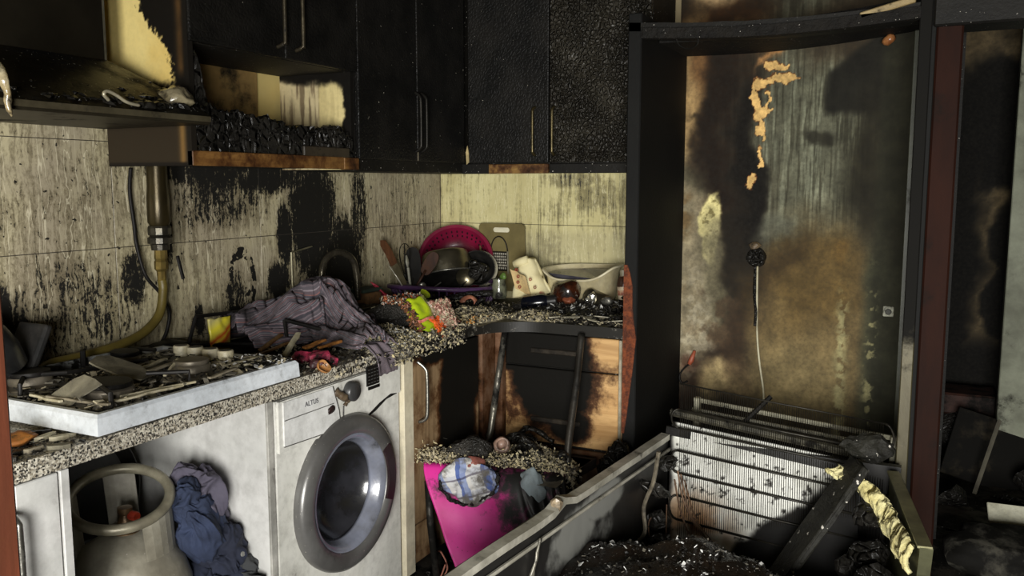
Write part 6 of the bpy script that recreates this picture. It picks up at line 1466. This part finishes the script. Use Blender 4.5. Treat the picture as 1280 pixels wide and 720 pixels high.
for k in range(len(RV) - 1):
    obj('bend', tube(NB(), ubend(1 if k % 2 == 0 else 0, RV[k], RV[k + 1], 1 if k % 2 == 0 else -1), .004, 6), WIRE, c, smooth=True)
# charred plank, lumps and loose wires in the carcass
PLK = mat('charred_plank', (44, 43, 37), (20, 19, 17), 12, .55, soot=.35, sscale=9, bump=.8, bscale=40, bdist=.01, specks=.9)
t_ = NT('flecked'); n_ = PLK.node_tree.nodes
for q_ in n_:
    if q_.type == 'TEX_NOISE' and abs(q_.inputs['Scale'].default_value - 140) < 1: q_.inputs['Scale'].default_value = 52
a, bb = V((1.800, -1.02, .262)), V((1.995, -.93, .600)); d = bb - a; Mq = Matrix.Translation(a) @ d.to_track_quat('Z', 'Y').to_matrix().to_4x4()
t = NB(); box(t, (-.055, -.012, -.06), (.055, .012, d.length), .004); bmesh.ops.subdivide_edges(t, edges=t.edges[:], cuts=4); rough(t, .006, 30)
for v in t.verts: v.co = Mq @ v.co
tag(obj('charred_plank', t, PLK), 'charred white flecked plank leaning diagonally on the wire grille', 'plank')
t = chunk_bm((.075, .045, .045), 301, 3, .8); rough(t, .012, 25)
for v in t.verts: v.co += V((2.01, -.84, .625))
tag(obj('charred_block', t, PLK), 'lumpy charred block on top of the diagonal plank', 'charred block')
for k, pts_ in enumerate(([(1.40, -1.0, .57), (1.385, -1.0, .47), (1.355, -1.0, .38), (1.365, -1.02, .30), (1.33, -1.05, .26)], [(1.45, -.95, .50), (1.48, -.97, .40), (1.54, -1.0, .33), (1.60, -1.03, .30)], [(1.46, -.95, .49), (1.50, -.98, .38), (1.57, -1.02, .31)], [(1.44, -.95, .47), (1.47, -.98, .38), (1.52, -1.02, .31), (1.58, -1.06, .31)], [(1.47, -.94, .47), (1.52, -.98, .36), (1.60, -1.03, .30)], [(1.43, -1.0, .40), (1.43, -1.0, .28)], [(1.40, -.98, .36), (1.37, -.99, .33), (1.38, -1.0, .27), (1.42, -1.0, .26), (1.44, -1.0, .30)])):
    tag(obj('loose_wire', tube(NB(), smooth_path(pts_, 7), [.007, .003, .003, .003, .003, .0022, .0025][k], 6), [mat('twisted_strip', (120, 112, 96), (60, 54, 46), 30, .4, .3, soot=.3, sscale=30), None, None, None, None, None, None][k] or (bpy.data.materials['rusty_wire'] if bpy.data.materials.get('rusty_wire') else mat('rusty_wire', (110, 84, 62), (62, 46, 36), 20, .5, .4))), 'pale twisted strip hanging at the left end of the wire grille' if k == 0 else 'loose curved wire hanging at the left foot of the wire grille', 'wire', None if k == 0 else 'loose wires by the grille')
for k, (x, y, z, s) in enumerate(((1.30, -1.25, .30, .035), (1.36, -1.20, .30, .03), (1.29, -1.10, .27, .03), (1.42, -1.05, .30, .04), (1.25, -1.40, .31, .03), (1.37, -.93, .42, .05), (1.39, -.88, .50, .04), (1.40, -.97, .33, .05), (2.02, -1.02, .36, .06), (2.06, -1.10, .32, .06), (1.97, -1.0, .30, .05), (2.04, -.98, .46, .05), (1.32, -1.32, .30, .025))):
    t = chunk_bm((s * 1.2, s, s * .8), 330 + k, 2, .8); rough(t, s * .25, 30, k)
    o = obj('charred_fragment', t, [GLOSSCHAR, CHAR, GLOSSCHAR][k % 3], None, origin=(0, 0, 0)); o.location = (x, y, z); tag(o, 'charred fragment inside the fridge carcass', 'fragment', 'fragments in the fridge carcass')
b = tube(NB(), smooth_path([(1.272, -1.64, .50), (1.262, -1.66, .42), (1.245, -1.69, .36), (1.24, -1.70, .30)], 6), [.006] * 6 + [.010] * 7 + [.013] * 6, 8, flat=.6); rough(b, .005, 60)
tag(obj('dangling_strip', b, mat('grey_strip', (128, 124, 112), (50, 48, 42), 40, .35, .3, soot=.35, sscale=40), smooth=True), 'grey dangling strip on the inside of the left fridge wall', 'strip')
t = chunk_bm((.018, .022, .022), 350, 2, .9); rough(t, .006, 60)
for v in t.verts: v.co += V((1.262, -1.50, .545))
tag(obj('rim_debris', t, mat('rim_debris', (140, 124, 100), (60, 50, 40), 40, .4, soot=.3, sscale=40)), 'small bent tab of debris on the left fridge rim', 'debris')

# ------------------------------------------------------------------ alcove wall fittings
c = thing('wall_outlet', (1.504, -.012, 1.123), 'melted black round outlet with white cable on the alcove wall', 'outlet')
MO = Matrix.Translation((1.504, .0, 1.123)) @ Matrix.Rotation(PI / 2, 4, 'X')
t = lathe(NB(), [(0, .012), (.018, .010), (.024, .024), (.036, .022), (.040, .0)], MO, 24); rough(t, .004, 50); obj('plate', t, GLOSSCHAR, c, smooth=True)
t = chunk_bm((.03, .012, .02), 360, 2, .8)
for v in t.verts: v.co += V((1.500, -.008, 1.175))
obj('melt', t, mat('outlet_melt', (110, 92, 66), (44, 36, 28), 30, .5, soot=.35, sscale=40), c)
obj('cable', tube(NB(), smooth_path([(1.512, -.014, 1.09), (1.514, -.012, .95), (1.520, -.012, .80), (1.533, -.014, .69), (1.552, -.016, .58), (1.556, -.018, .52)], 8), .0042, 8), mat('white_cable', (206, 200, 170), (150, 140, 110), 6, .5, soot=.3, sscale=6), c, smooth=True)
tag(obj('black_cable_stub', tube(NB(), smooth_path([(1.505, -.01, 1.09), (1.503, -.01, .98), (1.512, -.012, .90), (1.510, -.012, .84)], 6), .007, 8), CHAR), 'charred cable sheath beside the white cable below the outlet', 'cable sheath')
c = thing('wall_plate', (2.01, -.004, .91), 'small square whitish fixing plate on the right of the alcove wall', 'plate')
obj('plate', BX((1.992, -.006, .912), (2.030, .001, .952), .002), mat('limewashed_plate', (196, 196, 176), (110, 110, 96), 60, .6, soot=.3, sscale=60), c)
obj('hole', lathe(NB(), [(0, .0075), (.009, .0075), (.012, .006), (.012, 0), (0, 0)], Matrix.Translation((2.011, .0, .931)) @ Matrix.Rotation(PI / 2, 4, 'X'), 18), mat('plate_hole', (70, 70, 62), None, 20, .6), c)
c = thing('cable_connector', (1.245, -.015, .62), 'orange red cable connector hanging low on the left of the alcove wall', 'connector')
obj('plug', tube(NB(), [(1.262, -.014, .715), (1.248, -.014, .672), (1.240, -.016, .655)], [.006, .012, .009], 8), mat('orange_plug', (176, 92, 64), (120, 56, 40), 20, .5, soot=.2, sscale=30), c, smooth=True)
obj('lead', tube(NB(), smooth_path([(1.240, -.016, .655), (1.215, -.016, .63), (1.200, -.018, .60), (1.21, -.018, .57), (1.235, -.018, .58)], 6), .004, 6), BLKM, c, smooth=True)

# ------------------------------------------------------------------ the dark room on the right
TRIMW = mat('dirty_white_trim', (240, 238, 214), (206, 202, 176), 9, .55, soot=.16, sscale=14)
TM = Matrix.Translation((2.425, .20, .012)) @ Matrix.Rotation(math.radians(4), 4, 'Z')
c = thing('trim_board', (2.6, .22, 0), 'dirty white trim board with stepped profile lying on the floor of the dark room', 'trim board')
obj('face', box(NB(), (.012, 0, -.004), (.5, .012, .060), .003, 1, TM @ Matrix.Rotation(math.radians(-20), 4, 'X')), TRIMW, c)
obj('step', box(NB(), (-.012, .0, -.007), (.5, .10, .007), .003, 1, TM @ Matrix.Translation((0, .018, .062)) @ Matrix.Rotation(math.radians(30), 4, 'X')), TRIMW, c)
t = chunk_bm((.24, .20, .10), 401, 3, .8); rough(t, .02, 12)
for v in t.verts: v.co += V((2.48, -.06, .05))
tag(obj('sooty_mound', t, mat('sooty_mound', (70, 67, 58), (38, 36, 31), 6, .9, soot=.6, sscale=6, bump=.5, bscale=30), smooth=True), 'low dark rubble mound on the floor at the bottom right corner', 'rubble')
tag(obj('scorched_sheet', BX((-.17, -.01, 0), (.17, .01, .34), .003, 1, Matrix.Translation((2.40, .92, .0)) @ Matrix.Rotation(.25, 4, 'Y') @ Matrix.Rotation(-.5, 4, 'X')), mat('scorched_sheet', (50, 44, 33), (26, 23, 18), 6, .8, soot=.68, sscale=5)), 'scorched sheet leaning among the debris in the dark room', 'sheet')
tag(obj('pale_lath', tube(NB(), [(2.38, .72, .02), (2.47, .86, .34)], .010, 6), mat('pale_lath', (96, 92, 78), (60, 56, 48), 9, .7)), 'pale thin lath leaning against the scorched sheet in the dark room', 'lath')
tag(obj('rusty_box', BX((2.20, 1.25, .25), (2.48, 1.5, .36), .01), mat('rusty_box', (62, 32, 20), (34, 19, 13), 6, .7, soot=.45, sscale=6)), 'rusty brown box on the dark debris of the far room', 'box')
t = chunk_bm((.20, .2, .20), 402, 3, .8); rough(t, .03, 10)
for v in t.verts: v.co += V((2.34, 1.36, .10))
tag(obj('dark_debris_heap', t, CHAR, smooth=True), 'charred debris heap under the rusty box', 'debris heap')
for k, (x, y, z, sx, sy, sz, rz_) in enumerate(((2.36, .15, .03, .12, .02, .02, .4), (2.55, .62, .04, .16, .03, .02, -.5), (2.62, .80, .08, .10, .08, .08, .2), (2.30, .55, .05, .10, .06, .06, .8), (2.72, .55, .06, .12, .03, .06, .3), (2.30, .20, .02, .2, .012, .012, -.4), (2.42, .30, .015, .16, .012, .012, .9), (2.66, .95, .12, .06, .05, .14, 0))):
    t = chunk_bm((sx, sy, sz), 410 + k, 2, .8)
    o = obj('charred_fragment', t, CHAR, None, origin=(0, 0, 0)); o.location = (x, y, z); o.rotation_euler = (0, 0, rz_); tag(o, 'charred fragment on the floor of the dark room', 'fragment', 'fragments in the dark room')

# floor litter between cabinets and fridge
flakes('floor_litter', lambda r: (r.uniform(.55, 1.2), r.uniform(-1.6, -.7), .003 + abs(r.gauss(0, .004))), 900, (.004, .014), [CHARF, CHAR, ASHD, ASHG], seed=81, tilt=.4)
for k, pts_ in enumerate(([(.60, -1.05, .10), (.64, -1.09, .12), (.67, -1.10, .07), (.64, -1.12, .01)], [(.63, -1.12, .01), (.66, -1.13, .05), (.68, -1.13, .10)])):
    tag(obj('pinkish_wire', tube(NB(), smooth_path(pts_, 6), .003, 6), mat('pink_wire', (196, 130, 110), None, 9, .5)), 'thin wire curling at the lower left corner of the pink seat', 'wire', 'wires at the pink seat')

# brown wooden door edge close to the photographer
tag(obj('door_1', BX((1.05, -3.03, 0), (1.196, -2.99, 2.1), .004), wood_mat('orange_brown_wood', (84, 42, 25), (66, 32, 18), world=True)), None, None, None, 'structure')

# ------------------------------------------------------------------ labels that single things out
STUFF = {'ash_flakes': ['pale and black fine ash flakes strewn over the gas hob', 'pale flakes scattered on the worktop just right of the hob', 'larger grey and black ash flakes among the hob burners', 'black flakes on the near end of the worktop before the hob', 'mixed ash flakes round the crimson plastic on the worktop',
    'ash flakes clinging to the worktop edge above the washer dial', 'pale ash flakes along the worktop edge under the clear bag', 'black ash flakes round the tap and sink', 'mixed ash flakes over the back worktop'],
    'hanging_shreds': ['straw coloured shreds hanging over the worktop edge beside the washer', 'ash shreds hanging down the right end of the pink chair'],
    'orange_crumbs': ['orange brown crumbs on the rounded worktop corner'], 'floor_litter': ['black litter on the floor between cabinets and fridge carcass']}
tops = [o for o in sc.objects if o.parent is None and o.type in ('MESH', 'EMPTY')]
for base, labs in STUFF.items():
    for o, l in zip([q for q in tops if q.name.split('.')[0] == base], labs): o['label'] = l; o['category'] = 'crumbs' if 'crumbs' in base else 'ash' if base != 'floor_litter' else 'litter'
ORD = ['first', 'second', 'third', 'fourth', 'fifth', 'sixth', 'seventh', 'eighth', 'ninth', 'tenth', 'eleventh', 'twelfth', 'thirteenth', 'fourteenth']
bpy.context.view_layer.update()
ci = cam.matrix_world.inverted()
by = {}
for o in tops:
    if 'label' in o: by.setdefault(o['label'], []).append(o)
for lab, os_ in by.items():
    if len(os_) < 2: continue
    def px(o):
        p = ci @ o.matrix_world.translation; return p.x / -p.z
    for k, o in enumerate(sorted(os_, key=px)):
        o['label'] = lab + ', ' + (ORD[k] if 0 < k < len(os_) - 1 else 'leftmost' if k == 0 else 'rightmost') + (' from the left' if 0 < k < len(os_) - 1 else ' one')
